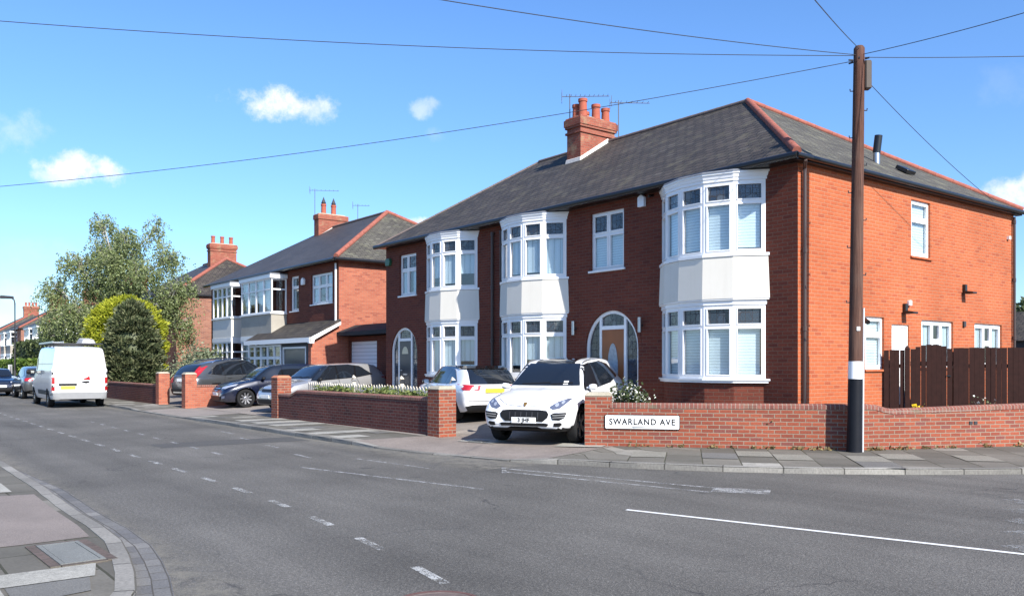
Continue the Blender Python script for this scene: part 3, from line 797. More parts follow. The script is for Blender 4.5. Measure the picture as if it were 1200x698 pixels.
def aerial(label, base, h, ang, n=9, blen=1.3, group='television aerials on the chimneys', tilt=0):
    t = thing('television_aerial', label, 'aerial', base, ang, group)
    b = MB(); b.tube([(0,0,0),(0,0,h)], .016, 6); b.build('mast', M['aerial'], t)
    b = MB(); b.tube([(-.25,0,h-.08),(blen,0,h-.08+tilt)], .012, 6); b.build('boom', M['aerial'], t)
    b = MB()
    for i in range(n):
        x = -.1 + (blen+.05)*i/(n-1); b.tube([(x,-.13,h-.05+tilt*i/n),(x,.13,h-.05+tilt*i/n)], .007, 5)
    b.build('element', M['aerial'], t)
    b = MB(); b.tube([(-.25,-.16,h-.25),(-.25,-.16,h+.1)], .008, 5); b.tube([(-.25,.16,h-.25),(-.25,.16,h+.1)], .008, 5); b.tube([(-.25,-.16,h-.08),(-.25,.16,h-.08)], .008, 5); b.build('reflector', M['aerial'], t)
    return t
def downpipe(house, x, y, z0, z1, r=.035, m=None, brackets=True):
    b = MB(); b.tube([(x,y,z0),(x,y,z1)], r, 8)
    o = b.build('downpipe', m or M['brownpipe'], house, smooth=True)
    z = z0+.4
    while z < z1:
        c = MB(); c.lathe([(r*1.0, z-.05), (r*1.3, z-.045), (r*1.3, z+.045), (r*1.0, z+.05)], 8, c=(x,y,0)); z += 1.5
        c.build('pipe_collar', m or M['brownpipe'], o, smooth=True)
    return o

# ------------------------------------------------------------------ the corner pair
H1 = thing('brick_house', 'red brick corner house pair with three white bow bays and an orange brick side wall', 'house', (0,0,0), 0)
XL, DEP = -15.85, 9.62
ze = 5.62
bayz = (.2, 1.36, 2.88, 3.0, 3.86, 5.36, 5.54)
Tf = wall_T((0,0), (1,0)); Ts = wall_T((0,0), (0,1))
# front wall with openings behind the bays
hb = []
for xr in (-.73, -6.68, -10.55):
    hb += [(xr-2.5, xr-.2, 1.4, 2.85), (xr-2.5, xr-.2, 3.9, 5.2)]
w_up = (-5.79,-4.65,3.96,5.36); w_3 = (-14.97,-13.92,3.93,5.27)
a1 = (-5.97,-4.19,.48,2.97); a3 = (-15.52,-13.86,.48,2.89)
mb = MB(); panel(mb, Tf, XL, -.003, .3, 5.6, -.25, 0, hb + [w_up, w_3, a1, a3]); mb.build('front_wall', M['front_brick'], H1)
s_up = (4.32,5.18,4.10,5.36); s1 = (2.41,3.16,1.58,2.69); s2 = (4.78,6.29,1.62,2.69); s3 = (7.40,8.92,1.62,2.69); sd = (3.48,4.21,.48,2.55)
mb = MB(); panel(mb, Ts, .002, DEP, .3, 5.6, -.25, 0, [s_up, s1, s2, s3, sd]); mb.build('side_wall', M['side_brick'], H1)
mb = MB(); mb.box(XL, -.252, DEP-.25, DEP-.002, .3, 5.6); mb.box(XL, XL+.25, .252, DEP-.252, .3, 5.6); mb.build('rear_wall', M['front_brick'], H1)
mb = MB(); mb.box(XL+.252, -.252, .252, DEP-.252, 2.98, 3.2); mb.box(-9.98,-9.85,.252,DEP-.252,.5,2.97); mb.box(-9.98,-9.85,.252,DEP-.252,3.21,5.5); mb.build('inner_floor', plain('plaster', (.35,.33,.30), .9), H1)
window(H1, Tf, *w_up, [1,1], .62); window(H1, Tf, *w_3, [.8,1], .62, backing='curtain')
window(H1, Ts, *s_up, [1], .66, depth=.05, leaded=False, sill='brick'); window(H1, Ts, *s1, [1], .66, depth=.05, leaded=False, sill='brick')
for w in (s2, s3): window(H1, Ts, *w, [1,.75,1], .55, depth=.05, leaded=False, sill='brick', extra=[False,True,False], fw=.07, backing='curtain')
bow_bay(H1, -.73, .617, bayz); bow_bay(H1, -6.68, .60, bayz, backing='curtain'); bow_bay(H1, -10.55, .585, bayz, backing='curtain')
arch_door(H1, Tf, *a1, -5.45, -4.70, 2.52, M['wood_door'], 'oval')
arch_door(H1, Tf, *a3, -15.05, -14.33, 2.45, M['dark_door'], 'fan')
for c_, w_ in ((-5.08,1.9),(-14.69,1.75)):
    b = MB(); b.box(c_-w_/2, c_+w_/2, -.42, -.001, .15, .47); b.build('door_step', M['cap'], H1, bevel=.01)
# white side door
b = MB(); tbox(b, Ts, sd[0]+.06, sd[1]-.06, -.09, -.05, sd[2], sd[3]-.06); dd = b.build('side_door', M['white'], H1, bevel=.004)
b = MB(); panel(b, Ts, sd[0], sd[1], sd[2], sd[3], -.1, -.03, [(sd[0]+.055, sd[1]-.055, sd[2]-.1, sd[3]-.055)]); b.build('door_frame', M['white'], dd)
b = MB()
for u in (.12, .40):
    tbox(b, Ts, sd[0]+u, sd[0]+u+.2, -.052, -.042, 1.3, 2.25); tbox(b, Ts, sd[0]+u, sd[0]+u+.2, -.052, -.042, .65, 1.15)
b.build('door_panel', M['white'], dd, bevel=.004)
# roof
zr = 8.76
RF = hip_roof(H1, XL-.2, .16, -.27, DEP+.2, ze+.06, -13.55, -4.72, zr, M['slate'], M['slate_side'])
ym = (-.27+DEP+.2)/2
ridge_tiles(RF, (.14,-.24,ze+.07), (-4.72,ym,zr), M['ridge']); ridge_tiles(RF, (.14,DEP+.17,ze+.07), (-4.72,ym,zr), M['ridge'], .075)
ridge_tiles(RF, (-4.75,ym,zr), (-13.5,ym,zr), M['grey_ridge'], .07, .01); ridge_tiles(RF, (XL-.19,-.26,ze+.06), (-13.55,ym,zr), M['grey_ridge'], .05, -.01)
b = MB(); b.box(XL-.02, -.003, -.25, -.001, ze-.06, ze-.03); b.build('fascia', M['black'], H1); b = MB(); b.box(.001, .15, -.25, DEP+.15, ze-.07, ze-.03); b.build('fascia', M['black'], H1)
gutter(H1, (XL-.25,-.31,ze+.0), (.2,-.31,ze-.0), 0); gutter(H1, (.20,-.33,ze), (.20,DEP+.2,ze), 0, .05)
chm = chimney(RF, -10.66, -10.03, 3.55, 5.02, 7.4, 9.40, [(-10.49,3.80,.13,.46),(-10.20,3.80,.135,.58),(-10.49,4.18,.12,.30),(-10.20,4.36,.135,.50),(-10.20,4.78,.13,.45)])
b = MB(); b.loft([(-10.70,3.50,7.93),(-10.0,3.50,7.93),(-10.0,4.75,8.72),(-10.70,4.75,8.72)], [(-10.68,3.52,8.10),(-10.02,3.52,8.10),(-10.02,4.72,8.86),(-10.68,4.72,8.86)]); b.build('mortar_flashing', M['mortar'], RF)
# downpipes
downpipe(H1, .07, .12, .47, 5.35); b = MB(); b.tube([(.07,.12,5.34),(.07,.12,5.45),(.2,-.05,5.56)], .035, 8); b.build('swan_neck', M['brownpipe'], H1, smooth=True)
downpipe(H1, .06, DEP-.1, .47, 5.5); downpipe(H1, -9.75, -.06, .45, 5.4, .04); downpipe(H1, -9.35, -.06, .45, 5.4, .035)
# fittings
b = MB(); b.prism_y([(-4.14,5.28),(-3.94,5.28),(-3.94,5.5),(-4.04,5.56),(-4.14,5.5)], -.09, -.001); b.build('alarm_box', plain('alarm_white', (.75,.78,.85), .4), H1, bevel=.01)
b = MB(); b.tube([(-3.72,-.02,5.5),(-3.72,-.16,5.46)], .03, 8); b.build('security_camera', M['black'], H1)
b = MB(); b.prism_y([(XL+.12,4.98),(XL+.36,4.98),(XL+.40,5.1),(XL+.36,5.22),(XL+.12,5.22),(XL+.08,5.1)], -.1, -.001); b.build('alarm_box', plain('alarm_green', (.02,.10,.05), .4), H1, bevel=.01)
for x in (-6.32, -4.06):
    b = MB(); b.tube([(x,-.09,2.42),(x,-.09,2.76)], .045, 12); tl = b.build('wall_lamp', M['steel'], H1, smooth=True)
    b = MB(); b.box(x-.02, x+.02, -.09, .0, 2.55, 2.6); b.build('bracket', M['dgrey'], tl)
b = MB(); b.box(.001,.05,6.76,6.86,2.58,2.72); b.build('air_vent', M['dgrey'], H1, bevel=.01)
for y, z in ((6.80,3.50), (3.98,2.92)):
    b = MB(); b.box(.001,.08,y-.05,y+.05,z-.06,z+.1); b.prism_y([(.05,z-.13),(.28,z-.13),(.28,z-.09),(.05,z-.05)], y-.1, y+.1); b.build('security_light', M['black'], H1, bevel=.008)
b = MB(); b.box(.001,.07,4.13,4.23,2.98,3.10); b.build('sensor_box', M['white'], H1, bevel=.01)
b = MB(); b.tube([(.02,2.32,2.62),(.18,2.2,2.55)], .05, 8); b.build('security_camera', M['black'], H1)
b = MB(); b.box(.001,.07,9.2,9.3,4.9,4.98); b.build('wall_sensor', M['white'], H1)
# flue and vent tile on the side slope
b = MB(); b.tube([(-.97,4.60,6.25),(-.97,4.60,6.62)], .075, 12); fl_ = b.build('flue', M['steel'], RF, smooth=True)
b = MB(); b.tube([(-.97,4.60,6.621),(-.93,4.62,7.02)], .088, 12); b.build('flue_cap', M['black'], fl_, smooth=True)
b = MB(); b.T = Matrix.Translation((-.66,5.3,6.22)) @ Matrix.Rotation(R(32), 4, 'Y'); b.box(-.16,.16,-.2,.2,.0,.09); b.build('vent_tile', M['black'], RF, bevel=.01)
aerial('aluminium aerial on a tall mast left of the big chimney, boom to the right', (-10.72,3.72,8.2), 2.05, R(50), 10, 1.25)
aerial('aerial with a slim mast on the right-hand flank of the big chimney', (-9.88,5.05,8.6), 1.5, R(55), 7, 1.0)

# ------------------------------------------------------------------ neighbouring pair
P2 = (-20.57, .60)
H2 = thing('brick_house', 'brick house pair with square cream bays and a lean-to garage porch beyond the side gap', 'house', (P2[0],P2[1],0), 0)
LW = -14.6
T2 = wall_T((0,0), (1,0)); T2s = wall_T((0,0), (0,1))
q1 = (-4.55,-3.72,3.95,5.42); q2 = (-2.5,-.55,4.12,5.32)
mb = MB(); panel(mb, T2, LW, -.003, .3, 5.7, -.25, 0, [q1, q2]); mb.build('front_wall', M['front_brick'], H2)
mb = MB(); mb.box(-.25,0,.002,9.0,.3,5.7); mb.build('side_wall', M['pair_brick'], H2)
mb = MB(); mb.box(LW,-.252,8.75,9.0,.3,5.7); mb.box(LW,LW+.25,.252,8.74,.3,5.7); mb.build('rear_wall', M['pair_brick'], H2)
window(H2, T2, *q1, [1], .68, backing='curtain', leaded=False); window(H2, T2, *q2, [1,1,1], .58, backing='curtain', leaded=False)
def square_bay(house, x0, x1, pj, z, panelm):
    zb, zsill, zh, zp0, zp1, zu, zt = z
    b = MB(); b.box(x0, x1, -pj, -.001, zp0, zp1); bay = b.build('bay_window', panelm, house)
    b = MB(); b.box(x0-.06, x1+.06, -pj-.06, -.001, zp1+.001, zp1+.06); b.box(x0-.06, x1+.06, -pj-.06, -.001, zsill-.06, zsill); b.build('window_sill', M['white'], bay)
    b = MB(); b.box(x0-.02, x1+.02, -pj-.02, -.001, zh, zp0-.001); b.build('lower_fascia', M['white'], bay); b = MB(); b.box(x0-.08, x1+.08, -pj-.08, -.001, zu, zt); b.build('fascia', M['white'], bay)
    b = MB(); b.box(x0-.1, x1+.1, -pj-.1, -.001, zt+.001, zt+.05); b.build('lead_roof', M['lead'], bay)
    b = MB(); b.box(x0, x1, -pj, -.001, zb, zsill-.061); b.build('brick_base', M['front_brick'], bay)
    for z0, z1 in ((zsill+.001, zh-.001), (zp1+.061, zu-.001)):
        fr = MB(); pn = MB(); bl = MB()
        for O, U, l, nc in (((x0,-pj),(1,0),x1-x0,4), ((x1,-pj),(0,1),pj,1), ((x0,0),(0,-1),pj,1)):
            T = wall_T(O, U); hs = []; w = l/nc; zt_ = z0+(z1-z0)*.68
            for k in range(nc):
                hs += [(k*w+.05, (k+1)*w-.05, z0+.06, zt_-.03), (k*w+.05, (k+1)*w-.05, zt_+.03, z1-.06)]
            panel(fr, T, 0, l-.001, z0, z1, -.07, 0, hs)
            tbox(pn, T, .06, l-.06, -.04, -.034, z0+.05, z1-.05)
        fr.build('window_frame', M['white'], bay); pn.build('pane', M['glass'], bay)
        for k in range(4):
            if k in (1,): continue
            cu = MB(); w_ = (x1-x0-.3)/4; cu.box(x0+.15+k*w_, x0+.15+(k+.8)*w_, -pj+.16, -pj+.175, z0+.05, z1-.05); cu.build('curtain', M['curtain'], bay)  # pale panels added in place of the grey-blue reflections in these panes
    return bay
bz = (.4,1.3,2.75,2.95,3.85,5.38,5.54)
square_bay(H2, -8.45, -4.95, .7, bz, M['pebble']); square_bay(H2, -12.3, -9.75, .7, bz, M['render'])
R2 = hip_roof(H2, LW-.2, .22, -.25, 9.25, 5.80, -10.4, -4.2, 8.62, M['slate_blue'], M['slate_side'])
ridge_tiles(R2, (.2,-.22,5.81), (-4.2,4.5,8.62), M['ridge'], .10); ridge_tiles(R2, (.2,9.22,5.81), (-4.2,4.5,8.62), M['ridge'], .09); ridge_tiles(R2, (-4.2,4.5,8.62), (-10.4,4.5,8.62), M['grey_ridge'], .07)
chimney(R2, -10.2, -9.68, 3.7, 5.3, 7.2, 9.25, [(-9.95,4.1,.13,.55),(-9.95,4.65,.13,.55)], M['chimney_brick'], cowl=True, crown=False)
b = MB(); b.loft([(-10.24,3.66,7.93),(-9.64,3.66,7.93),(-9.64,4.6,8.56),(-10.24,4.6,8.56)], [(-10.22,3.68,8.12),(-9.66,3.68,8.12),(-9.66,4.56,8.7),(-10.22,4.56,8.7)]); b.build('mortar_flashing', M['mortar'], R2)
gutter(H2, (LW-.2,-.3,5.72), (.2,-.3,5.72), 0); gutter(H2, (.27,-.3,5.72), (.27,9.2,5.72), 0)
b = MB(); b.tube([(-.15,-.06,.5),(-.15,-.06,5.6)], .04, 8); b.build('downpipe', M['white'], H2)
b = MB(); b.prism_y([(-3.3,4.98),(-3.05,4.98),(-3.05,5.2),(-3.17,5.28),(-3.3,5.2)], -.1, -.001); b.build('alarm_box', M['white'], H2, bevel=.01)
# lean-to porch and garage front
b = MB(); V = [(-6.5,-1.25,2.62),(.18,-1.25,2.62),(.18,-.002,3.34),(-6.5,-.002,3.34)]
b.loft(V, [(x,y,z+.09) for x,y,z in V]); lt = b.build('lean_to_roof', M['slate'], H2)
b = MB(); b.box(-6.5,.2,-1.32,-1.26,2.52,2.70); b.build('gutter_board', M['white'], H2)
b = MB(); b.loft([(.02,-1.3,2.48),(.02,-1.12,2.48),(.02,-1.1,2.62),(.02,-.01,3.22),(.02,-.01,3.33),(.02,-1.3,2.68)], [(.2,-1.3,2.48),(.2,-1.12,2.48),(.2,-1.1,2.62),(.2,-.01,3.22),(.2,-.01,3.33),(.2,-1.3,2.68)]); b.build('barge_board', M['white'], H2)
b = MB(); b.loft([(-.24,-1.15,.3),(-.24,-.003,.3),(-.24,-.003,3.2),(-.24,-1.15,2.55)], [(-.002,-1.15,.3),(-.002,-.003,.3),(-.002,-.003,3.2),(-.002,-1.15,2.55)]); b.build('lean_to_wall', M['pair_brick'], H2)
TL = wall_T((0,-1.1), (1,0))
b = MB(); panel(b, TL, -4.6, -.26, .3, 2.55, -.1, 0, [(-2.75,-.55,.2,2.38),(-4.5,-3.0,1.2,2.4)]); b.build('garage_front', plain('dark_boarding', (.04,.045,.055), .6), H2)
b = MB(); panel(b, TL, -2.75, -.55, .4, 2.38, -.08, .015, [(-2.68,-.62,.3,2.31)]); gf = b.build('garage_frame', M['white'], H2)
b = MB(); tbox(b, TL, -2.68, -.62, -.07, -.03, .42, 2.31); b.build('garage_door', M['dark_door'], H2)
window(H2, TL, -6.45, -2.9, 1.15, 2.5, [1,1,1,1,1], .6, depth=-.02, backing=None, leaded=False, sill=None, name='porch_window')
b = MB(); tbox(b, TL, -6.45, -4.6, -.1, 0, .3, 1.14); b.build('porch_wall', M['pebble'], H2)
aerial('thin aerial standing left of the two-pot chimney', (-30.9,4.4,8.4), 2.2, R(60), 7, 1.2)
aerial('stub aerial on a mast right of the two-pot chimney', (-29.9,6.3,8.6), 1.3, R(60), 5, .6)
# white roller-door garage between the houses
G = thing('garage', 'flat-roofed garage with white ribbed door standing between the two house pairs', 'garage', (-20.55,1.0,.2))
b = MB(); TG = wall_T((0,0), (1,0)); panel(b, TG, .02, 4.45, 0, 2.55, -.2, 0, [(.12,2.25,-.1,2.36)]); b.build('front_wall', M['front_brick'], G)
b = MB(); b.box(.09,2.28,.08,.12,0,2.4); b.build('garage_door', slats('ribbed_white', (.78,.78,.8), .14), G)
b = MB(); b.box(.02,4.45,.22,5,0,2.55); b.build('garage_body', M['front_brick'], G)
b = MB(); b.loft([(.0,-.5,2.58),(4.48,-.5,2.58),(4.48,5,2.58),(.0,5,2.58)], [(.0,-.5,2.72),(4.48,-.5,2.72),(4.48,.3,3.02),(.0,.3,3.02)]); b.build('roof', plain('dark_felt', (.03,.032,.035), .8), G)

# ------------------------------------------------------------------ houses farther along the street
def far_house(x1, L, y, label, wall, roofm, side_m, zE=5.75, zR=8.5, dep=8.8, pots=4, ch_x=None, bays=((-5.6,-2.6),(-10.6,-7.6)), inset=4.0, hipm='ridge'):
    h = thing('brick_house', label, 'house', (x1, y, 0), 0, 'houses farther down the street')
    b = MB(); b.box(-L, 0, 0, dep, .2, zE); b.build('wall', wall, h)
    r = hip_roof(h, -L-.2, .2, -.25, dep+.25, zE+.06, -L+inset, -inset, zR, roofm, side_m)
    ridge_tiles(r, (.18,-.22,zE+.07), (-inset,dep/2,zR), M[hipm], .12); ridge_tiles(r, (.18,dep+.2,zE+.07), (-inset,dep/2,zR), M[hipm], .10); ridge_tiles(r, (-inset,dep/2,zR), (-L+inset,dep/2,zR), M['grey_ridge'], .08)
    cx = ch_x if ch_x is not None else -inset-.7
    chimney(r, cx-.6, cx, dep/2-.9, dep/2+.9, 6.8, zR+1.05, [(cx-.3, dep/2-.62+1.24*k/(pots-1), .13, .55) for k in range(pots)], M['chimney_brick'], crown=True)
    for a, c in bays: square_bay(h, a, c, .7, bz, M['pebble'])
    gutter(h, (-L-.2,-.3,zE), (.2,-.3,zE), 0)
    return h
H3 = far_house(-44.2, 13.5, 1.5, 'brown brick house end with a three-pot chimney behind the birch', M['far_brick'], M['slate_blue'], M['slate'], 5.95, 8.9, 9.2, 3, -4.9, inset=4.4)
b = MB(); b.T = Matrix.Translation((.05,-.2,5.4)); b.box(-.1,.25,-.35,.1,.0,.45); b.build('eaves_box', M['dgrey'], H3)
far_house(-66, 12, 1.5, 'distant brick house glimpsed through the upper birch branches, next beyond the three-pot chimney', M['far_brick'], M['slate'], M['slate_side'])
far_house(-84, 12.5, 1.3, 'distant dark-fronted house almost wholly hidden behind the lower birch foliage', plain('dark_tile_hung', (.10,.085,.08), .8), M['slate'], M['slate_side'], ch_x=-2.6, inset=3.2, zR=8.2)
far_house(-101, 12.5, 1.2, 'distant brick house with white-framed bays between the street lamp and the birch', M['far_brick'], M['slate'], M['slate_side'], inset=3.2, ch_x=-3.0)
far_house(-118, 12.5, 1.0, 'farthest brick house, its four-pot chimney just right of the street lamp', M['far_brick'], M['slate'], M['slate_side'], inset=3.2)
# grey roofed outbuilding beyond the right end
ob = thing('outbuilding', 'grey roofed outbuilding beyond the right end of the side wall', 'outbuilding', (-9.2,33,0))
b = MB(); b.box(-3,5,0,5,0,2.9); b.build('wall', M['dgrey'], ob)
b = MB(); b.loft([(-3.2,-.3,2.9),(5.2,-.3,2.9),(5.2,5.3,2.9),(-3.2,5.3,2.9)], [(-3.2,2.2,4.5),(5.2,2.2,4.5),(5.2,2.6,4.5),(-3.2,2.6,4.5)]); b.build('roof', M['slate'], ob)
# ================================================================== WALLS, FENCES, STREET FURNITURE
def wall_run(parent, name, segs, y0, y1, zb, m, bev=0):
    """segs: list of (x, z top); one solid with a profiled top"""
    poly = [(segs[0][0], zb)] + [(segs[-1][0], zb)] + [(x, z) for x, z in reversed(segs)]
    mb = MB(); mb.prism_y(poly, y0, y1); return mb.build(name, m, parent)
def coping(parent, segs, y0, y1, h=.1, m=None, o=.012):
    V = []; F = []
    for x, z in segs: V += [(x, y0-o, z+.001), (x, y0-o, z+h-.03), (x, y0+.035, z+h), (x, y1-.035, z+h), (x, y1+o, z+h-.03), (x, y1+o, z+.001)]
    n = len(segs)
    for i in range(n-1):
        for k in range(6): F.append((6*i+k, 6*i+(k+1)%6, 6*i+6+(k+1)%6, 6*i+6+k))
    F += [tuple(range(5,-1,-1)), tuple(6*(n-1)+k for k in range(6))]
    mb = MB(); mb.add(V, F); return mb.build('coping', m or M['coping_brick'], parent)
def pillar(parent, x0, x1, y0, y1, zb, zt, m, capm=None, bull=True):
    mb = MB(); mb.box(x0, x1, y0, y1, zb, zt); p = mb.build('pillar', m, parent)
    mb = MB(); c = .02
    mb.loft([(x0-c,y0-c,zt+.001),(x1+c,y0-c,zt+.001),(x1+c,y1+c,zt+.001),(x0-c,y1+c,zt+.001)], [(x0+.05,y0+.05,zt+.075),(x1-.05,y0+.05,zt+.075),(x1-.05,y1-.05,zt+.075),(x0+.05,y1-.05,zt+.075)])
    mb.build('pillar_cap', capm or M['cap'], p, bevel=.012); return p
A1 = R(40.6)
W1 = thing('garden_wall', 'red brick corner garden wall carrying the white street name sign', 'garden wall', (-2.87,-2.89,0), A1)
pillar(W1, 0, .499, .0, .45, .0, 1.06, M['wall_brick'])
sg = [(.5,.83),(2.5,.835),(4.99,.845)]
wall_run(W1, 'wall', sg, 0, .22, .0, M['wall_brick']); coping(W1, sg, 0, .22)
W2 = thing('garden_wall', 'red brick garden wall in front of the dark timber fence, its top stepping down', 'garden wall', (.92,.355,0), R(65.5))
s2_ = [(-.02,.845),(.35,.845),(.5,.83),(.75,.765),(.9,.745),(3,.80),(4.5,.83),(14,.9)]
wall_run(W2, 'wall', s2_, 0.002, .22, .0, M['wall_brick']); coping(W2, s2_, 0.002, .22)
b = MB(); b.box(2.55,2.62,-.012,0,.53,.59); b.box(2.66,2.73,-.012,0,.53,.59); b.build('air_brick', M['dgrey'], W2)
W3 = thing('garden_wall', 'long brick garden wall between two pillars, shaded front with planting behind it', 'garden wall', (-15.24,-4.28,0), R(1.2))
pillar(W3, 0, .44, 0, .44, .0, 1.28, M['wall_brick'], plain('terracotta_cap', (.42,.17,.10), .85, vary=.3))
s3_ = [(.44,.74),(1.25,.74),(1.45,.80),(1.65,.86),(2,.87),(8.54,.86)]
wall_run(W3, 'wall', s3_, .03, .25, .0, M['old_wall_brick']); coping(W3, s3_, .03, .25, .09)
pillar(W3, 8.54, 8.99, -.02, .44, .0, 1.13, M['wall_brick'])
W4 = thing('garden_wall', 'single orange brick gate pillar with a low wall running back beside the navy car', 'garden wall', (-22.85,-4.62,0), 0)
pillar(W4, 0, .42, 0, .42, .0, 1.32, M['pair_brick'])
b = MB(); b.box(.16,.38,.421,3.6,.0,.86); b.build('wall', M['pair_brick'], W4); b = MB(); b.box(.14,.40,.425,3.61,.861,.93); b.build('coping', M['coping_brick'], W4)
W5 = thing('garden_wall', 'dark brick garden wall under the conifer, ending in a pillar left of the grey estate', 'garden wall', (-26.35,-4.58,0), 0)
pillar(W5, 0, .42, 0, .42, .0, 1.32, M['pair_brick'])
s5_ = [(-22,.80),(-4.2,.80),(-.001,.80)]
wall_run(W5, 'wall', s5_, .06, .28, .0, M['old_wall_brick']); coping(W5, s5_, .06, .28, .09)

# street name sign
S = thing('street_sign', 'white street name board with black lettering fixed to the red corner wall', 'street sign', (-2.87+.395*math.cos(A1),-2.89+.395*math.sin(A1),.42), A1)
def rrect(x0, x1, z0, z1, r, n=6):
    p = []
    for cx, cz, a0 in ((x1-r,z0+r,-90),(x1-r,z1-r,0),(x0+r,z1-r,90),(x0+r,z0+r,180)):
        for i in range(n+1): a = R(a0 + 90*i/n); p.append((cx + r*math.cos(a), cz + r*math.sin(a)))
    return p
b = MB(); b.prism_y(rrect(0,1.45,0,.285,.03), -.022, -.002); b.build('border', M['black'], S)
b = MB(); b.prism_y(rrect(.014,1.436,.014,.271,.022), -.026, -.0225); b.build('board', plain('sign_white', (.82,.82,.80), .4, vary=.03), S)
def text(name, body, m, parent, size, loc, rot, ext=.0015, spacing=1.0, bold=0.0, width=None):
    cu = bpy.data.curves.new(name, 'FONT'); cu.body = body; cu.size = size; cu.extrude = ext; cu.align_x = 'CENTER'; cu.align_y = 'CENTER'
    cu.space_character = spacing; cu.offset = bold
    ob = bpy.data.objects.new('tmp', cu); COL.objects.link(ob)
    me = bpy.data.meshes.new_from_object(ob.evaluated_get(bpy.context.evaluated_depsgraph_get()))
    bpy.data.objects.remove(ob); me.name = name
    if width:
        xs_ = [v.co.x for v in me.vertices]; x0_, x1_ = min(xs_), max(xs_)
        for v in me.vertices: v.co.x = (v.co.x-(x0_+x1_)/2)*width/(x1_-x0_)
    me.transform(Matrix.Translation(loc) @ rot.to_4x4())
    return link(name, me, m, parent)
ROTF = Matrix.Rotation(R(90), 3, 'X')          # reads from -y
text('lettering', 'SWARLAND AVE', M['black'], S, .165, (.725,-.028,.1425), ROTF, spacing=1.16, bold=.004, width=1.27)

# telegraph pole
PX, PY = 1.09, .12
TP = thing('telegraph_pole', 'tall brown timber telegraph pole with a white band, standing against the corner wall', 'telegraph pole', (PX,PY,.06), 0)
lean = Vector((.055,.075,0))
pz = [0,.4,1.36]; 
def pp(z): return Vector((0,0,z)) + lean*(z/7.4)
def pr_(z): return .128 - .033*(z/7.4)
b = MB(); b.tube([pp(z) for z in (1.68,2.6,4,5.5,7,7.38,7.42)], [pr_(1.68),pr_(2.6),pr_(4),pr_(5.5),pr_(7),pr_(7.38),.07], 20); b.build('pole', M['pole'], TP, smooth=True)
b = MB(); b.tube([pp(z) for z in (-.1,.5,1.359)], [.138,pr_(.5)+.002,pr_(1.36)+.001], 20); b.build('tarred_foot', M['tar'], TP, smooth=True)
b = MB(); b.tube([pp(z) for z in (1.36,1.53,1.679)], [pr_(1.34)+.004,pr_(1.53)+.004,pr_(1.72)+.004], 20); b.build('white_band', M['white'], TP, smooth=True)
# camera-right side of the pole in plan is about (.61,.79)
rx, ry = .614, .789
b = MB(); b.tube([(rx*.155,ry*.155,-.02),(rx*.14+.02,ry*.14+.03,2.65)], .018, 8); b.build('cable_conduit', plain('grey_conduit', (.55,.56,.58), .4), TP, smooth=True)
b = MB(); c = pp(6.95); b.T = Matrix.Translation(c + Vector((rx*.15, ry*.15, 0))) @ Matrix.Rotation(R(52), 4, 'Z'); b.box(-.06,.06,-.08,.08,-.32,.2); b.build('junction_box', plain('box_grey', (.085,.07,.06), .6), TP, bevel=.02)
for i, z in enumerate([2.75,3.25,3.75,4.25,4.75,5.25,5.75,6.25,6.6]):
    s = 1 if i % 2 else -1; c = pp(z); r = pr_(z)
    b = MB(); b.tube([c + Vector((s*rx*(r-.03), s*ry*(r-.03), 0)), c + Vector((s*rx*(r+.055), s*ry*(r+.055), .0)), c + Vector((s*rx*(r+.06), s*ry*(r+.06), .04))], .011, 6); b.build('step_iron', M['dgrey'], TP)
b = MB(); b.tube([pp(z) + Vector((rx*.6*pr_(z)+.62*pr_(z)*.7, ry*.6*pr_(z)-.78*pr_(z)*.7, 0)) for z in (2.7,3.5,4.2,4.8,5.6,6.6)], .012, 6); b.build('down_cable', M['black'], TP)
b = MB(); c = pp(2.27); fd_ = Vector((.789,-.614,0)); b.T = Matrix.Translation(c + fd_*pr_(2.27)*.99) @ Matrix.Rotation(math.atan2(.614,.789)+R(0), 4, 'Z')
b.T = Matrix.Translation(c + fd_*(pr_(2.27)+.004)) @ Matrix.Rotation(R(52), 4, 'Z'); b.box(-.03,.03,-.006,.006,-.035,.035); b.build('notice', M['white'], TP)
b = MB()
for a in range(6):
    c = pp(7.16); d = Vector((math.cos(a*R(60)), math.sin(a*R(60)), 0)); b.tube([c + d*.12, c + d*.2], .016, 6); 
b.build('cable_bracket', M['dgrey'], TP)
top = Vector((PX,PY,.06)) + pp(7.2)
# overhead cables: (label, offset at pole, far end, sag)
cabs = [('overhead line crossing the whole sky to the upper left, topmost long one', (0,0,.05), (-7.48,-13.04,7.48), .16),
        ('overhead line sagging across the clouds to the lower left edge', (0,0,-.03), (-15.39,-13.92,5.61), .33),
        ('overhead line leaving the top edge left of the pole towards the pole head', (0,0,.06), (-.45,-9.37,6.58), .08),
        ('steep short overhead line from the pole head up to the top edge', (0,0,.18), (4.88,-7.4,5.33), .03),
        ('overhead line rising from the pole to the right edge', (0,0,.06), (5.25,-.41,6.97), .05),
        ('level overhead line from the pole to the right edge', (0,0,.02), (4.3,4.87,7.52), .04),
        ('overhead line running down from the pole to the side eaves', (0,0,-.25), (.18,8.0,5.72), .10)]
for lab, off, e, sag in cabs:
    a = top + Vector(off); e = Vector(e); N = 24
    pts = [a.lerp(e, i/N) - Vector((0,0,4*sag*(i/N)*(1-i/N))) for i in range(N+1)]
    b = MB(); b.tube(pts, .0065, 6); o = b.build('overhead_cable', M['dgrey'], None, smooth=True); tag(o, lab, 'cable', 'cables strung from the telegraph pole')
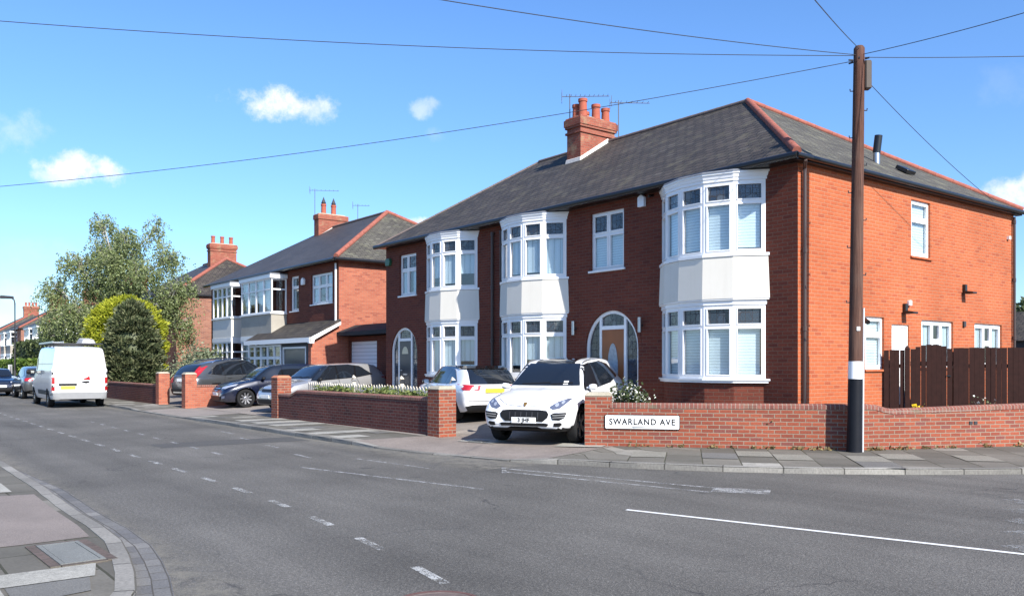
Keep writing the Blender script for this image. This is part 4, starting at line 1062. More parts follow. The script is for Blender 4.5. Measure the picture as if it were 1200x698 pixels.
for i, (z0, z1) in enumerate(((8.9,8.6),(8.2,7.9))):
    b = MB(); pts = [Vector((-62,-6.5,z0-1.6)).lerp(Vector((-40,-32,z1+1.2)), k/16) - Vector((0,0,1.0*4*(k/16)*(1-k/16))) for k in range(17)]
    b.tube(pts, .014, 5); o = b.build('overhead_cable', M['dgrey']); tag(o, ['upper', 'lower'][i] + ' of the two faint cables at the far left above the street lamp', 'cable', 'cables at the far left')

# timber fence and gate
FA = R(35.5); FX, FY = .03, 3.06
FN = thing('timber_fence', 'dark stained close-board fence between the gate and the right edge', 'fence', (FX+1.36*math.cos(FA),FY+1.36*math.sin(FA),.45), FA)
def boards(mb, x0, x1, zt, y=0, w=.095, gap=.018, seed=1, top=None):
    r = random.Random(seed); x = x0
    while x + w*.6 < x1:
        xe = min(x+w, x1); t0 = zt if top is None else top((x+xe)/2)
        yy = y + r.uniform(-.004,.004)
        mb.box(x, xe, yy-.009, yy+.009, .02 + r.uniform(0,.02), t0 + r.uniform(-.006,.006)); x = xe + gap*r.choice([.08,.1,.12,.2,.35,.8])
b = MB(); boards(b, 0, 1.40, 1.58, seed=4); b.build('boards', M['fence'], FN)
BEND = Matrix.Translation((1.42,0,0)) @ Matrix.Rotation(R(29), 4, 'Z')
b = MB(); b.T = BEND; boards(b, 0, 5.2, 1.58, seed=6); b.build('boards', M['fence'], FN)
for z in (.35, 1.2):
    b = MB(); b.box(0, 1.40, .012, .06, z-.04, z+.04); b.build('rail', M['fence'], FN)
    b = MB(); b.T = BEND; b.box(.03, 5.2, .012, .06, z-.04, z+.04); b.build('rail', M['fence'], FN)
for x in (0, 2.4, 4.8):
    b = MB(); b.T = BEND if x else None; b.box(x, x+.09, .062, .15, -.1, 1.5); b.build('post', M['fence'], FN)
FS = thing('timber_fence', 'narrow dark fence panel joining the gate to the orange side wall', 'fence', (FX,FY,.45), FA)
b = MB(); boards(b, .02, .42, 1.54, seed=9); b.build('boards', M['fence'], FS)
for z in (.35, 1.2):
    b = MB(); b.box(0.02,.42,.012,.06,z-.04,z+.04); b.build('rail', M['fence'], FS)
b = MB(); b.box(.43,.52,-.045,.045,-.1,1.56); b.loft([(.42,-.055,1.561),(.53,-.055,1.561),(.53,.055,1.561),(.42,.055,1.561)], [(.465,-.01,1.63),(.485,-.01,1.63),(.485,.01,1.63),(.465,.01,1.63)]); b.build('post', M['fence'], FS)
GT = thing('timber_gate', 'arch-topped dark timber garden gate', 'gate', (FX+.53*math.cos(FA),FY+.53*math.sin(FA),.45), FA)
b = MB(); boards(b, 0.01, .82, 1.5, seed=12, top=lambda x: 1.40 + .25*math.sqrt(max(0, 1-((x-.41)/.45)**2)), gap=.014); b.build('boards', M['fence'], GT)
for z in (.3, 1.25):
    b = MB(); b.box(.01,.82,.012,.05,z-.05,z+.05); b.build('rail', M['fence'], GT)
b = MB(); b.box(.70,.78,-.03,-.010,.98,1.01); b.build('latch', M['black'], GT)

# picket fence
PF = thing('picket_fence', 'low weathered cream picket fence above the green planting behind the long wall', 'fence', (-14.2,-3.55,.12), R(.8))
b = MB(); r_ = random.Random(5)
x = 0
while x < 7.3:
    h = 1.04 + r_.uniform(-.015,.015); w = .085
    b.prism_y([(x,.04),(x+w,.04),(x+w,h-.06),(x+w/2,h),(x,h-.06)], -.02, -.002); x += .138
b.build('pickets', M['picket'], PF)
for z in (.3,.78):
    b = MB(); b.box(0,7.35,0,.04,z-.04,z+.04); b.build('rail', M['picket'], PF)
for x in (2.6,5.1,7.35):
    b = MB(); b.box(x-.05,x+.05,.041,.14,-.1,1.08); b.loft([(x-.06,.03,1.081),(x+.06,.03,1.201),(x+.06,.15,1.201),(x-.06,.15,1.201)], [(x-.01,.08,1.27),(x+.01,.08,1.27),(x+.01,.1,1.27),(x-.01,.1,1.27)]); b.build('post', M['picket'], PF)

# street lamp and a small sign far away
L = thing('street_lamp', 'grey street lamp with a flat curved head at the far left', 'street lamp', (-59.3,-5.05,.08), R(-128))
b = MB(); b.tube([(0,0,0),(0,0,1.2)], .09, 10); b.build('base', M['dgrey'], L, smooth=True)
b = MB(); b.tube([(0,0,1.2),(0,0,5.9),(.06,0,6.15),(.25,0,6.28)], [.06,.045,.045,.045], 10); b.build('column', M['dgrey'], L, smooth=True)
b = MB(); b.loft([(.1,-.1,6.22),(1.05,-.17,6.24),(1.05,.17,6.24),(.1,.1,6.22)], [(.14,-.12,6.40),(.95,-.16,6.46),(.95,.16,6.46),(.14,.12,6.40)]); b.build('lamp_head', M['dgrey'], L, bevel=.03)
L = thing('road_sign', 'small white notice with a red foot on a post beside the far hedge', 'sign', (-57,-5.6,.08), R(-30))
b = MB(); b.tube([(0,0,0),(0,0,1.5)], .03, 8); b.build('post', M['dgrey'], L)
b = MB(); b.box(-.28,.28,-.05,-.031,.75,1.6); b.build('board', M['white'], L)
b = MB(); b.box(-.28,.28,-.056,-.0505,.5,.75); b.build('red_panel', plain('sign_red', (.5,.03,.02), .5), L)
# ================================================================== VEHICLES
def pchip(xs, ys):
    xs = list(xs); ys = list(ys); n = len(xs)
    h = [xs[i+1]-xs[i] for i in range(n-1)]; d = [(ys[i+1]-ys[i])/h[i] for i in range(n-1)]
    m = [d[0]] + [0]*(n-2) + [d[-1]]
    for i in range(1, n-1):
        if d[i-1]*d[i] <= 0: m[i] = 0
        else:
            w1 = 2*h[i]+h[i-1]; w2 = h[i]+2*h[i-1]; m[i] = (w1+w2)/(w1/d[i-1]+w2/d[i])
    def f(x):
        x = min(max(x, xs[0]), xs[-1])
        i = 0
        while i < n-2 and x > xs[i+1]: i += 1
        t = (x-xs[i])/h[i]
        return ys[i]*(1+2*t)*(1-t)**2 + h[i]*m[i]*t*(1-t)**2 + ys[i+1]*t*t*(3-2*t) + h[i]*m[i+1]*t*t*(t-1)
    return f
def paint(name, col, metal=0.0, rough=.28):
    m, nt, b = mat(name); t = NT(nt)
    c = t.mix(t.noise(t.coord(), 2.2, 4), tuple(x*.95 for x in col), tuple(min(1, x*1.04) for x in col))
    # road dust low down on the panels
    sx = t.n('ShaderNodeSeparateXYZ'); t.l(t.coord(), sx.inputs[0])
    du = t.math('MULTIPLY', t.ramp(sx.outputs[2], [(.18, .28), (.55, 0.)]), t.noise(t.coord(), 7, 4))
    c = t.mix(du, c, (.16,.145,.125))
    t.l(c, b.inputs['Base Color'])
    b.inputs['Metallic'].default_value = metal; b.inputs['Roughness'].default_value = rough; b.inputs['Coat Weight'].default_value = 1; b.inputs['Coat Roughness'].default_value = .03
    return m
CM = {'white': paint('white_car_paint', (.80,.80,.80)), 'vanwhite': paint('white_van_paint', (.76,.76,.76)), 'navy': paint('navy_car_paint', (.004,.007,.024), .1),
      'silver': paint('silver_car_paint', (.42,.42,.42), .55), 'grey': paint('grey_car_paint', (.085,.09,.095), .5), 'blue': paint('blue_car_paint', (.005,.010,.030), .1), 'pale': paint('pale_blue_car_paint', (.35,.42,.52), .3)}
CM['glass'] = plain('car_glass', (.010,.013,.018), .04, spec=.8, coat=.3, vary=.02)
CM['trim'] = plain('car_black_trim', (.013,.013,.014), .45)
CM['gloss'] = plain('gloss_black', (.008,.008,.009), .08, coat=1)
CM['tyre'] = plain('tyre_rubber', (.016,.016,.017), .85)
CM['rim'] = plain('alloy_rim', (.55,.55,.56), .3, .9); CM['drim'] = plain('dark_alloy_rim', (.06,.06,.065), .3, .8)
CM['chrome'] = plain('chrome', (.75,.75,.76), .12, 1)
CM['lamp'] = plain('headlamp_lens', (.10,.115,.17), .06, coat=1, vary=.5, scale=30)
CM['lampbright'] = plain('headlamp_reflector', (.65,.67,.7), .1, .6, vary=.4, scale=40)
CM['red'] = plain('tail_lamp', (.36,.012,.016), .12, coat=1, vary=.35, scale=14)
CM['plate_w'] = plain('white_plate', (.78,.78,.76), .4); CM['plate_y'] = plain('yellow_plate', (.70,.55,.06), .4)
CM['under'] = plain('under_body', (.01,.01,.01), .9)

def car_body(spec, name='body'):
    L, W, H = spec['L'], spec['W'], spec['H']; K = spec['keys']; xs = [k[0]*L - L/2 for k in K]
    cols = [pchip(xs, [k[i] for k in K]) for i in range(1, 8)]      # zb zs zt wb wm ws wt
    n = spec.get('n', 84)
    st = [-L/2 + L*(.5 - .5*math.cos(math.pi*i/(n-1)))*.35 + L*(i/(n-1))*.65 for i in range(n)]
    crown = spec.get('crown', .05)
    rings = []
    for x in st:
        zb, zs, zt, wb, wm, ws, wt = (c(x) for c in cols)
        zb *= H; zs *= H; zt *= H; wb *= W/2; wm *= W/2; ws *= W/2; wt *= W/2
        zs = min(zs, zt-.02); hgt = zs-zb; cr = min(crown, .45*(zt-zs)+.006)
        ctrl = [(0,zb),(wb*.55,zb),(wb*.93,zb+.01),(wb,zb+.05),(wb+(wm-wb)*.75,zb+hgt*.28),(wm,zb+hgt*.58),(wm*.993,zb+hgt*.80),(ws+.012,zs-.012),(ws-.012,zs+.012),
                (ws+(wt-ws)*.5,zs+(zt-cr-zs)*.52),(wt+(ws-wt)*.10,zs+(zt-cr-zs)*.90),(wt*.90,zt-cr*.55),(wt*.5,zt-cr*.12),(0,zt)]
        # Catmull-Rom through the ring
        out = []
        for i in range(len(ctrl)-1):
            p0 = ctrl[max(i-1,0)]; p1 = ctrl[i]; p2 = ctrl[i+1]; p3 = ctrl[min(i+2, len(ctrl)-1)]
            for s in range(3):
                t = s/3; q = []
                for a in (0,1): q.append(.5*((2*p1[a]) + (-p0[a]+p2[a])*t + (2*p0[a]-5*p1[a]+4*p2[a]-p3[a])*t*t + (-p0[a]+3*p1[a]-3*p2[a]+p3[a])*t**3))
                out.append(tuple(q))
        out.append(ctrl[-1])
        half = out
        ring = [(x, max(0,y) if i not in (0,) else 0, z) for i, (y, z) in enumerate(half)]
        ring[0] = (x,0,half[0][1]); ring[-1] = (x,0,half[-1][1])
        rings.append(ring + [(x,-y,z) for x_, y, z in reversed(ring[1:-1])])
    m = len(rings[0]); V = [p for r in rings for p in r]; F = []
    for i in range(len(rings)-1):
        for k in range(m): F.append((i*m+k, (i+1)*m+k, (i+1)*m+(k+1)%m, i*m+(k+1)%m))
    F.append(tuple(range(m))); F.append(tuple(reversed([(len(rings)-1)*m+k for k in range(m)])))
    me = bpy.data.meshes.new(name); me.from_pydata(V, [], F); me.update()
    bm = bmesh.new(); bm.from_mesh(me); bmesh.ops.recalc_face_normals(bm, faces=bm.faces); bm.to_mesh(me); bm.free()
    o = bpy.data.objects.new(name, me); COL.objects.link(o)
    # wheel arches
    r = spec['wr']*spec.get('arch', 1.16); cut = MB()
    for x in (spec['xf'], spec['xr']):
        for s in (1,-1):
            y0, y1 = (W/2-.34, W/2+.3) if s > 0 else (-W/2-.3, -W/2+.34)
            cut.lathe([(0,y0),(r,y0),(r,y1),(0,y1)], 40, 'Y', (x,0,spec['wr']*1.02))
    cme = bpy.data.meshes.new('cut'); cme.from_pydata(cut.v, [], cut.f)
    bm = bmesh.new(); bm.from_mesh(cme); bmesh.ops.remove_doubles(bm, verts=bm.verts, dist=1e-5); bmesh.ops.recalc_face_normals(bm, faces=bm.faces); bm.to_mesh(cme); bm.free()
    co = bpy.data.objects.new('cut', cme); COL.objects.link(co)
    md = o.modifiers.new('b', 'BOOLEAN'); md.operation = 'DIFFERENCE'; md.object = co; md.solver = 'EXACT'
    dg = bpy.context.evaluated_depsgraph_get(); nm = bpy.data.meshes.new_from_object(o.evaluated_get(dg)); nm.name = name
    bpy.data.objects.remove(o); bpy.data.objects.remove(co)
    return nm
class Car:
    def __init__(s, spec, name, label, cat, pos, az, z, pitch=0, group=None):
        s.sp = spec; s.t = thing(name, label, cat, (pos[0], pos[1], z), 0, group)
        s.t.rotation_euler = (0, pitch, az)
        me = car_body(spec); s.bvh = BVHTree.FromPolygons([v.co for v in me.vertices], [tuple(p.vertices) for p in me.polygons])
        s.body = link('body', me, [spec['paint'], CM['trim'], spec.get('roofpaint', spec['paint'])], s.t, True, 38)
        r = spec['wr']*spec.get('arch', 1.16); W = spec['W']; H = spec['H']
        sill = spec.get('sill', .0)
        for p in me.polygons:
            c = p.center
            for x in (spec['xf'], spec['xr']):
                d = math.hypot(c.x-x, c.z-spec['wr']*1.02)
                if d < r*1.002 and abs(c.y) < W/2-.0: 
                    if d < r*.99 or abs(p.normal.y) < .5: p.material_index = 1
                elif spec.get('clad') and d < r+spec['clad'] and abs(p.normal.y) > .5: p.material_index = 1
            if c.z < sill*H: p.material_index = 1
            if p.normal.z < -.7: p.material_index = 1
            if 'roofz' in spec and c.z > spec['roofz']*H: p.material_index = 2
        s.wheels()
    def cast(s, o, d):
        h = s.bvh.ray_cast(Vector(o), Vector(d)); return h[0], h[1]
    def patch(s, name, poly, view, m, off=.006, parent=None, mirror=False, res=.045, thick=0):
        """a panel laid on the body: poly in the view's 2-D coordinates. view: side (x,z) | front (y,z) | rear (y,z) | top (x,y)"""
        outs = []; off += .006
        for sgn in ((1,-1) if mirror else (1,)):
            P = [Vector(p) for p in poly]
            # densify outline, add interior grid
            ring = []
            for a, b in zip(P, P[1:]+P[:1]):
                k = max(1, int((b-a).length/res))
                ring += [a.lerp(b, i/k) for i in range(k)]
            x0 = min(p.x for p in ring); x1 = max(p.x for p in ring); y0 = min(p.y for p in ring); y1 = max(p.y for p in ring)
            pts = list(ring)
            nx = int((x1-x0)/res); ny = int((y1-y0)/res)
            for i in range(1, nx):
                for j in range(1, ny): pts.append(Vector((x0+(x1-x0)*i/nx, y0+(y1-y0)*j/ny)))
            n = len(ring)
            v, e, f, *_ = delaunay_2d_cdt(pts, [(i, (i+1) % n) for i in range(n)], [list(range(n))], 1, 1e-5)
            V = []; N = []; bad = set()
            for i, p in enumerate(v):
                if view == 'side': o, d = (p.x, sgn*4, p.y), (0, -sgn, 0)
                elif view == 'front': o, d = (6, p.x*sgn, p.y), (-1, 0, 0)
                elif view == 'rear': o, d = (-6, p.x*sgn, p.y), (1, 0, 0)
                else: o, d = (p.x, p.y*sgn, 6), (0, 0, -1)
                h, nn = s.cast(o, d)
                if h is None: bad.add(i); V.append(Vector(o)); N.append(Vector((0,0,1))); continue
                if nn.dot(Vector(d)) > 0: nn = -nn
                V.append(h + nn*off); N.append(nn)
            F = [tuple(q) for q in f if not (set(q) & bad)]
            if not F: continue
            mb = MB()
            used = sorted({k for q in F for k in q}); mp = {k: i for i, k in enumerate(used)}
            mb.add([V[k] for k in used], [tuple(mp[k] for k in q) for q in F])
            me = bpy.data.meshes.new(name); me.from_pydata(mb.v, [], mb.f); me.update()
            bm = bmesh.new(); bm.from_mesh(me); bmesh.ops.recalc_face_normals(bm, faces=bm.faces)
            c = sum((Vector(x) for x in mb.v), Vector())/len(mb.v)
            avg = sum((f_.normal for f_ in bm.faces), Vector()); ref = sum((N[k] for k in used), Vector())
            if avg.dot(ref) < 0: bmesh.ops.reverse_faces(bm, faces=bm.faces)
            if thick:
                g = bmesh.ops.extrude_face_region(bm, geom=list(bm.faces)); vs = [x for x in g['geom'] if isinstance(x, bmesh.types.BMVert)]
                bmesh.ops.translate(bm, vec=ref.normalized()*thick, verts=vs); bmesh.ops.recalc_face_normals(bm, faces=bm.faces)
            bm.to_mesh(me); bm.free()
            outs.append(link(name, me, m, parent or s.t, True, 30))
        return outs
    def line(s, name, pts, view, m, w=.012, off=.004, mirror=True, parent=None):
        P = [Vector(p) for p in pts]; L_ = []; R_ = []
        for i, p in enumerate(P):
            d = (P[min(i+1,len(P)-1)]-P[max(i-1,0)]).normalized(); nrm = Vector((-d.y, d.x))*w/2
            L_.append(p+nrm); R_.append(p-nrm)
        return s.patch(name, L_+R_[::-1], view, m, off, parent, mirror, res=.05)
    def wheels(s):
        sp = s.sp; R_ = sp['wr']; w = sp.get('ww', .22); W = sp['W']; rimr = R_*sp.get('rimf', .70)
        for x in (sp['xf'], sp['xr']):
            for sg in (1,-1):
                y = sg*(W/2 - w/2 - sp.get('inset', .02)); 
                b = MB(); h = w/2
                prof = [(rimr*.97,-h*.8),(rimr*1.06,-h),(R_*.93,-h),(R_*.985,-h*.8),(R_,-h*.5),(R_,h*.5),(R_*.985,h*.8),(R_*.93,h),(rimr*1.06,h),(rimr*.97,h*.8)]
                b.lathe(prof, 40, 'Y', (x,y,R_)); ty = b.build('wheel', CM['tyre'], s.t, True)
                b = MB(); so = sg*h*.62
                b.lathe([(rimr*.98,-h*.7),(rimr*.98,h*.85),(rimr*.90,h*.85),(rimr*.86,h*.2),(rimr*.86,-h*.3),(0,-h*.3)] if sg > 0 else [(rimr*.98,h*.7),(rimr*.98,-h*.85),(rimr*.90,-h*.85),(rimr*.86,-h*.2),(rimr*.86,h*.3),(0,h*.3)], 40, 'Y', (x,y,R_))
                b.build('rim_barrel', CM['drim'], ty, True)
                b = MB(); ns = sp.get('spokes', 10)
                for k in range(ns):
                    a = 2*math.pi*k/ns; wd = 2*math.pi*rimr/ns*sp.get('spw', .34); ca, sa = math.cos(a), math.sin(a)
                    def q(r, tt, dep): return (x + ca*r - sa*tt, y + so + sg*dep, R_ + sa*r + ca*tt)
                    b.loft([q(.03,-wd*.45,0.0),q(.03,wd*.45,0.0),q(.03,wd*.45,-.03),q(.03,-wd*.45,-.03)], [q(rimr*.93,-wd*.62,.02),q(rimr*.93,wd*.62,.02),q(rimr*.93,wd*.62,-.01),q(rimr*.93,-wd*.62,-.01)])
                b.lathe([(0,-.02),(.065,-.02),(.065,.015),(.05,.024),(0,.024)] if sg > 0 else [(0,.02),(.065,.02),(.065,-.015),(.05,-.024),(0,-.024)], 20, 'Y', (x,y+so,R_))
                b.build('rim', sp.get('rim', CM['rim']), ty)
    def mirror(s, x, z, m, big=1.0):
        for sg in (1,-1):
            h, _ = s.cast((x, sg*4, z), (0,-sg,0)); y = h.y if h else sg*s.sp['W']*.45
            b = MB(); V = []; 
            prof = [(.0,-.035),(.05,-.06),(.10,-.055),(.13,0),(.10,.06),(.05,.07),(0,.05)]
            ring = lambda yy, k: [(x-.04 + px*k, yy, z + pz_*k + .02) for px, pz_ in prof]
            b.loft(ring(y + sg*.06, .8*big), ring(y + sg*.16*big, 1.05*big)); b.loft(ring(y + sg*(.16*big+.001), 1.05*big), ring(y + sg*(.22*big), .7*big))
            b.tube([(x-.0, y - sg*.03, z-.01), (x, y + sg*.08, z+.01)], .03, 8)
            mr = b.build('door_mirror', m, s.t, True, 50)
            b = MB(); b.box(x-.046, x-.041, min(y+sg*.07,y+sg*.19), max(y+sg*.07,y+sg*.19), z-.02, z+.075); b.build('mirror_glass', CM['chrome'], mr)
    def plate(s, view, z, w, h, m, txt=None, y=0):
        sgn = 1 if view == 'front' else -1
        hs = [s.cast((6*sgn, yy, z), (-sgn,0,0))[0] for yy in (y-w/2, y, y+w/2)]; x = max(abs(q.x) for q in hs if q)*sgn
        b = MB(); xa, xb = sorted((x + sgn*.004, x + sgn*.022)); b.box(xa, xb, y-w/2, y+w/2, z-h/2, z+h/2); p = b.build('number_plate', m, s.t, bevel=.003)
        if txt:
            rot = Matrix(((0,0,1),(1,0,0),(0,1,0))) if sgn > 0 else Matrix(((0,0,-1),(-1,0,0),(0,1,0)))
            text('plate_lettering', txt, CM['trim'], p, h*.95, (x+sgn*.0235, y, z), rot, .0008, spacing=1.05, bold=.004)
        return p

# station keys: x (0 tail .. 1 nose), underside, shoulder, top (of height), sill, widest, shoulder, top half-widths (of half width)
HATCH = [(0,.27,.52,.60,.60,.70,.66,.50),(.010,.22,.585,.67,.78,.86,.80,.60),(.035,.18,.63,.76,.86,.94,.88,.63),(.07,.165,.645,.855,.89,.97,.91,.655),(.11,.155,.652,.925,.90,.985,.925,.67),(.17,.15,.655,.965,.905,.995,.93,.69),
         (.30,.145,.65,.993,.905,1,.935,.71),(.42,.14,.645,1.0,.905,1,.935,.72),(.52,.14,.64,.99,.905,1,.935,.72),(.575,.14,.635,.955,.905,1,.935,.715),(.64,.14,.632,.85,.905,1,.935,.735),(.70,.14,.63,.735,.905,1,.935,.78),(.735,.14,.62,.68,.905,1,.93,.82),
         (.80,.14,.60,.655,.905,.995,.92,.80),(.88,.14,.565,.615,.90,.98,.89,.76),(.935,.145,.525,.57,.87,.94,.83,.68),(.972,.16,.46,.505,.80,.86,.73,.58),(.992,.19,.38,.42,.66,.72,.60,.46),(1,.22,.33,.36,.5,.56,.45,.36)]
SUV = [(0,.30,.50,.58,.62,.72,.66,.50),(.010,.25,.57,.66,.80,.88,.82,.62),(.035,.22,.615,.745,.88,.95,.89,.65),(.07,.21,.63,.84,.905,.98,.92,.68),(.12,.20,.635,.92,.91,.99,.93,.70),(.19,.19,.635,.965,.915,1,.94,.72),
       (.31,.185,.63,.995,.915,1,.94,.735),(.43,.18,.625,1.0,.915,1,.94,.745),(.52,.18,.62,.985,.915,1,.94,.745),(.565,.18,.618,.945,.915,1,.94,.745),(.63,.18,.615,.85,.915,1,.94,.765),(.69,.18,.612,.74,.915,1,.94,.80),(.725,.18,.605,.68,.915,1,.94,.84),
       (.80,.18,.59,.655,.915,1,.93,.82),(.88,.18,.565,.62,.91,.995,.93,.81),(.935,.185,.535,.585,.895,.975,.905,.77),(.972,.20,.48,.525,.85,.925,.84,.69),(.992,.23,.40,.44,.74,.81,.71,.56),(1,.26,.34,.37,.54,.6,.5,.4)]
def car_common(c, sp, seams=True):
    """side windows, screens, seams shared by all cars; coordinates as fractions in the spec"""
    L, W, H = sp['L'], sp['W'], sp['H']; X = lambda f: f*L - L/2; Z = lambda f: f*H
    for poly in sp['dlo']:
        P = [(X(a), Z(b)) for a, b in poly]
        c.patch('side_window', P, 'side', CM['glass'], .006, mirror=True)
    if 'dlo_trim' in sp: c.patch('window_trim', [(X(a), Z(b)) for a, b in sp['dlo_trim']], 'side', sp.get('trimm', CM['gloss']), .003, mirror=True)
    c.patch('windscreen', [(a*W/2, Z(b)) for a, b in sp['ws']], 'front', CM['glass'], .006)
    c.patch('rear_window', [(a*W/2, Z(b)) for a, b in sp['rw']], 'rear', CM['glass'], .006)
    if seams:
        for pts in sp['seams']: c.line('panel_gap', [(X(a), Z(b)) for a, b in pts], 'side', CM['trim'], .011)
        for (a, z) in sp['handles']:
            c.patch('door_handle', [(X(a)-.09, Z(z)-.012), (X(a)+.09, Z(z)-.012), (X(a)+.09, Z(z)+.014), (X(a)-.09, Z(z)+.014)], 'side', sp['paint'], .004, mirror=True, thick=.022)
    # roof aerial, wipers
    c.line('wiper', [(-.55*W/2, Z(sp['ws'][0][1])+.02), (.1, Z(sp['ws'][0][1])+.05)], 'front', CM['trim'], .02, .014, mirror=False)
    c.line('wiper', [(.0*W/2+.12, Z(sp['ws'][0][1])+.02), (.62*W/2, Z(sp['ws'][0][1])+.05)], 'front', CM['trim'], .02, .014, mirror=False)
base_hatch = dict(L=4.3, W=1.79, H=1.46, keys=HATCH, wr=.315, xf=1.31, xr=-1.30, crown=.05,
    dlo=[[(.33,.67),(.47,.665),(.475,.955),(.36,.95),(.31,.925)], [(.485,.665),(.655,.655),(.70,.665),(.585,.925),(.54,.95),(.485,.957)], [(.17,.70),(.315,.672),(.30,.915),(.24,.88)]],
    dlo_trim=[(.155,.70),(.32,.655),(.66,.643),(.715,.655),(.59,.935),(.54,.965),(.36,.96),(.26,.91)],
    ws=[(-.80,.70),(.80,.70),(.74,.80),(.66,.955),(-.66,.955),(-.74,.80)], rw=[(-.66,.70),(.66,.70),(.60,.90),(-.60,.90)],
    seams=[[(.48,.17),(.478,.4),(.478,.66)], [(.675,.17),(.69,.4),(.70,.62)], [(.32,.66),(.30,.52),(.31,.36)], [(.33,.17),(.67,.17)]], handles=[(.52,.585),(.345,.59)])
base_suv = dict(L=4.68, W=1.92, H=1.62, keys=SUV, wr=.375, xf=1.42, xr=-1.39, crown=.06, sill=.245, arch=1.12,
    dlo=[[(.30,.65),(.465,.642),(.468,.945),(.36,.94),(.29,.90)], [(.478,.642),(.635,.632),(.69,.642),(.575,.905),(.53,.935),(.478,.947)], [(.15,.70),(.288,.652),(.275,.89),(.23,.855)]],
    dlo_trim=[(.135,.70),(.29,.638),(.64,.62),(.705,.63),(.58,.92),(.53,.95),(.36,.952),(.24,.89)],
    ws=[(-.84,.69),(.84,.69),(.78,.80),(.69,.95),(-.69,.95),(-.78,.80)], rw=[(-.66,.70),(.66,.70),(.62,.90),(-.62,.90)],
    seams=[[(.47,.25),(.468,.45),(.468,.64)], [(.665,.25),(.685,.4),(.69,.60)], [(.295,.64),(.28,.52),(.30,.38)]], handles=[(.515,.565),(.335,.575)])
def place(x, y, az):
    """height and pitch of a car standing on the sloping drive"""
    d = 1.3; c, s = math.cos(az), math.sin(az)
    zf, zr = gz(x+c*d, y+s*d)+.006, gz(x-c*d, y-s*d)+.006
    return (zf+zr)/2, math.atan2(zr-zf, 2*d)

# ---- white sports SUV in the drive mouth
sp = dict(base_suv, L=4.25, paint=CM['white'], rim=plain('grey_alloy_rim', (.17,.17,.18), .35, .7), spokes=5, spw=.26, rimf=.74, wr=.38, xf=1.32, xr=-1.28, ws=[(-.79,.69),(.79,.69),(.71,.80),(.60,.945),(-.60,.945),(-.71,.80)])
az = R(-61); x, y = -4.72, -1.9; z, pt = place(x, y, az)
c = Car(sp, 'parked_car', 'white sports SUV facing the road in the drive mouth by the street sign', 'car', (x, y), az, z, pt, 'cars parked on the drives')
car_common(c, sp); W, H, L = sp['W'], sp['H'], sp['L']; h2 = W/2
c.mirror(.70, 1.06, CM['white'])
def mir(p): return [(-a, b) for a, b in reversed(p)]
hl = [(.52,.80),(.60,.755),(.74,.78),(.83,.86),(.865,.93),(.80,.935),(.66,.89)]
for pl in (hl, mir(hl)):
    o = c.patch('headlight', pl, 'front', CM['lamp'], .008, res=.04)[0]
    sgn = 1 if pl is hl else -1
    for yy, zz, r in ((.66,.835,.036),(.76,.875,.030)):
        c.patch('headlight_projector', [(sgn*yy + r*math.cos(k*math.pi/6), zz + r*math.sin(k*math.pi/6)) for k in range(12)], 'front', CM['lampbright'], .012, parent=o, res=.03)
c.patch('grille', [(-.40,.525),(.40,.525),(.50,.60),(.52,.67),(.47,.73),(.32,.745),(-.32,.745),(-.47,.73),(-.52,.67),(-.50,.60)], 'front', CM['trim'], .006)
for yy in (-.3,-.18,-.06,.06,.18,.3): c.line('grille_slat', [(yy,.56),(yy,.70)], 'front', CM['dgrey'] if 'dgrey' in CM else M['dgrey'], .02, .016, mirror=False)
si = [(.60,.56),(.74,.555),(.83,.60),(.87,.70),(.62,.69),(.56,.66)]
for pl in (si, mir(si)): c.patch('air_intake', pl, 'front', CM['trim'], .006)
for zz in (.60,.645):
    for s_ in (1,-1): c.line('intake_blade', [(s_*.60,zz),(s_*.84,zz+.012)], 'front', plain('blade_grey', (.2,.2,.2), .5), .018, .013, mirror=False)
c.patch('lower_intake', [(-.48,.43),(.48,.43),(.53,.475),(.46,.495),(-.46,.495),(-.53,.475)], 'front', CM['trim'], .006)
fg = [(.62,.43),(.74,.435),(.79,.475),(.76,.51),(.63,.50)]
for pl in (fg, mir(fg)): c.patch('fog_light', pl, 'front', CM['trim'], .006)
c.patch('skid_plate', [(-.70,.315),(.70,.315),(.74,.39),(-.74,.39)], 'front', CM['trim'], .006)
c.plate('front', .545, .52, .115, CM['plate_w'], '3 JHF')
c.patch('crest', [(-.035,.835),(0,.795),(.035,.835),(.035,.875),(-.035,.875)], 'front', plain('crest_gold', (.35,.2,.06), .3, .6), .01)
c.line('bonnet_gap', [(-.62,.93),(-.4,.835),(0,.80),(.4,.835),(.62,.93)], 'front', CM['dgrey'] if 'dgrey' in CM else M['dgrey'], .006, .001, mirror=False)
c.patch('sunroof', [(-.7,-.45),(.25,-.45),(.25,.45),(-.7,.45)], 'top', CM['gloss'], .004)
for s_ in (1,-1):
    b = MB(); b.tube([(-1.1,s_*.62,1.535),(-1.0,s_*.63,1.57),(.05,s_*.64,1.59),(.25,s_*.63,1.56)], .012, 8); b.build('roof_rail', CM['gloss'], c.t, True)
c.patch('tax_sticker', [(.40,1.13),(.50,1.13),(.50,1.20),(.40,1.20)], 'front', CM['plate_w'], .010)
tl_ = [(.50,.90),(.88,.86),(.90,.95),(.52,.98)]
for pl in (tl_, mir(tl_)): c.patch('tail_light', pl, 'rear', CM['red'], .008)

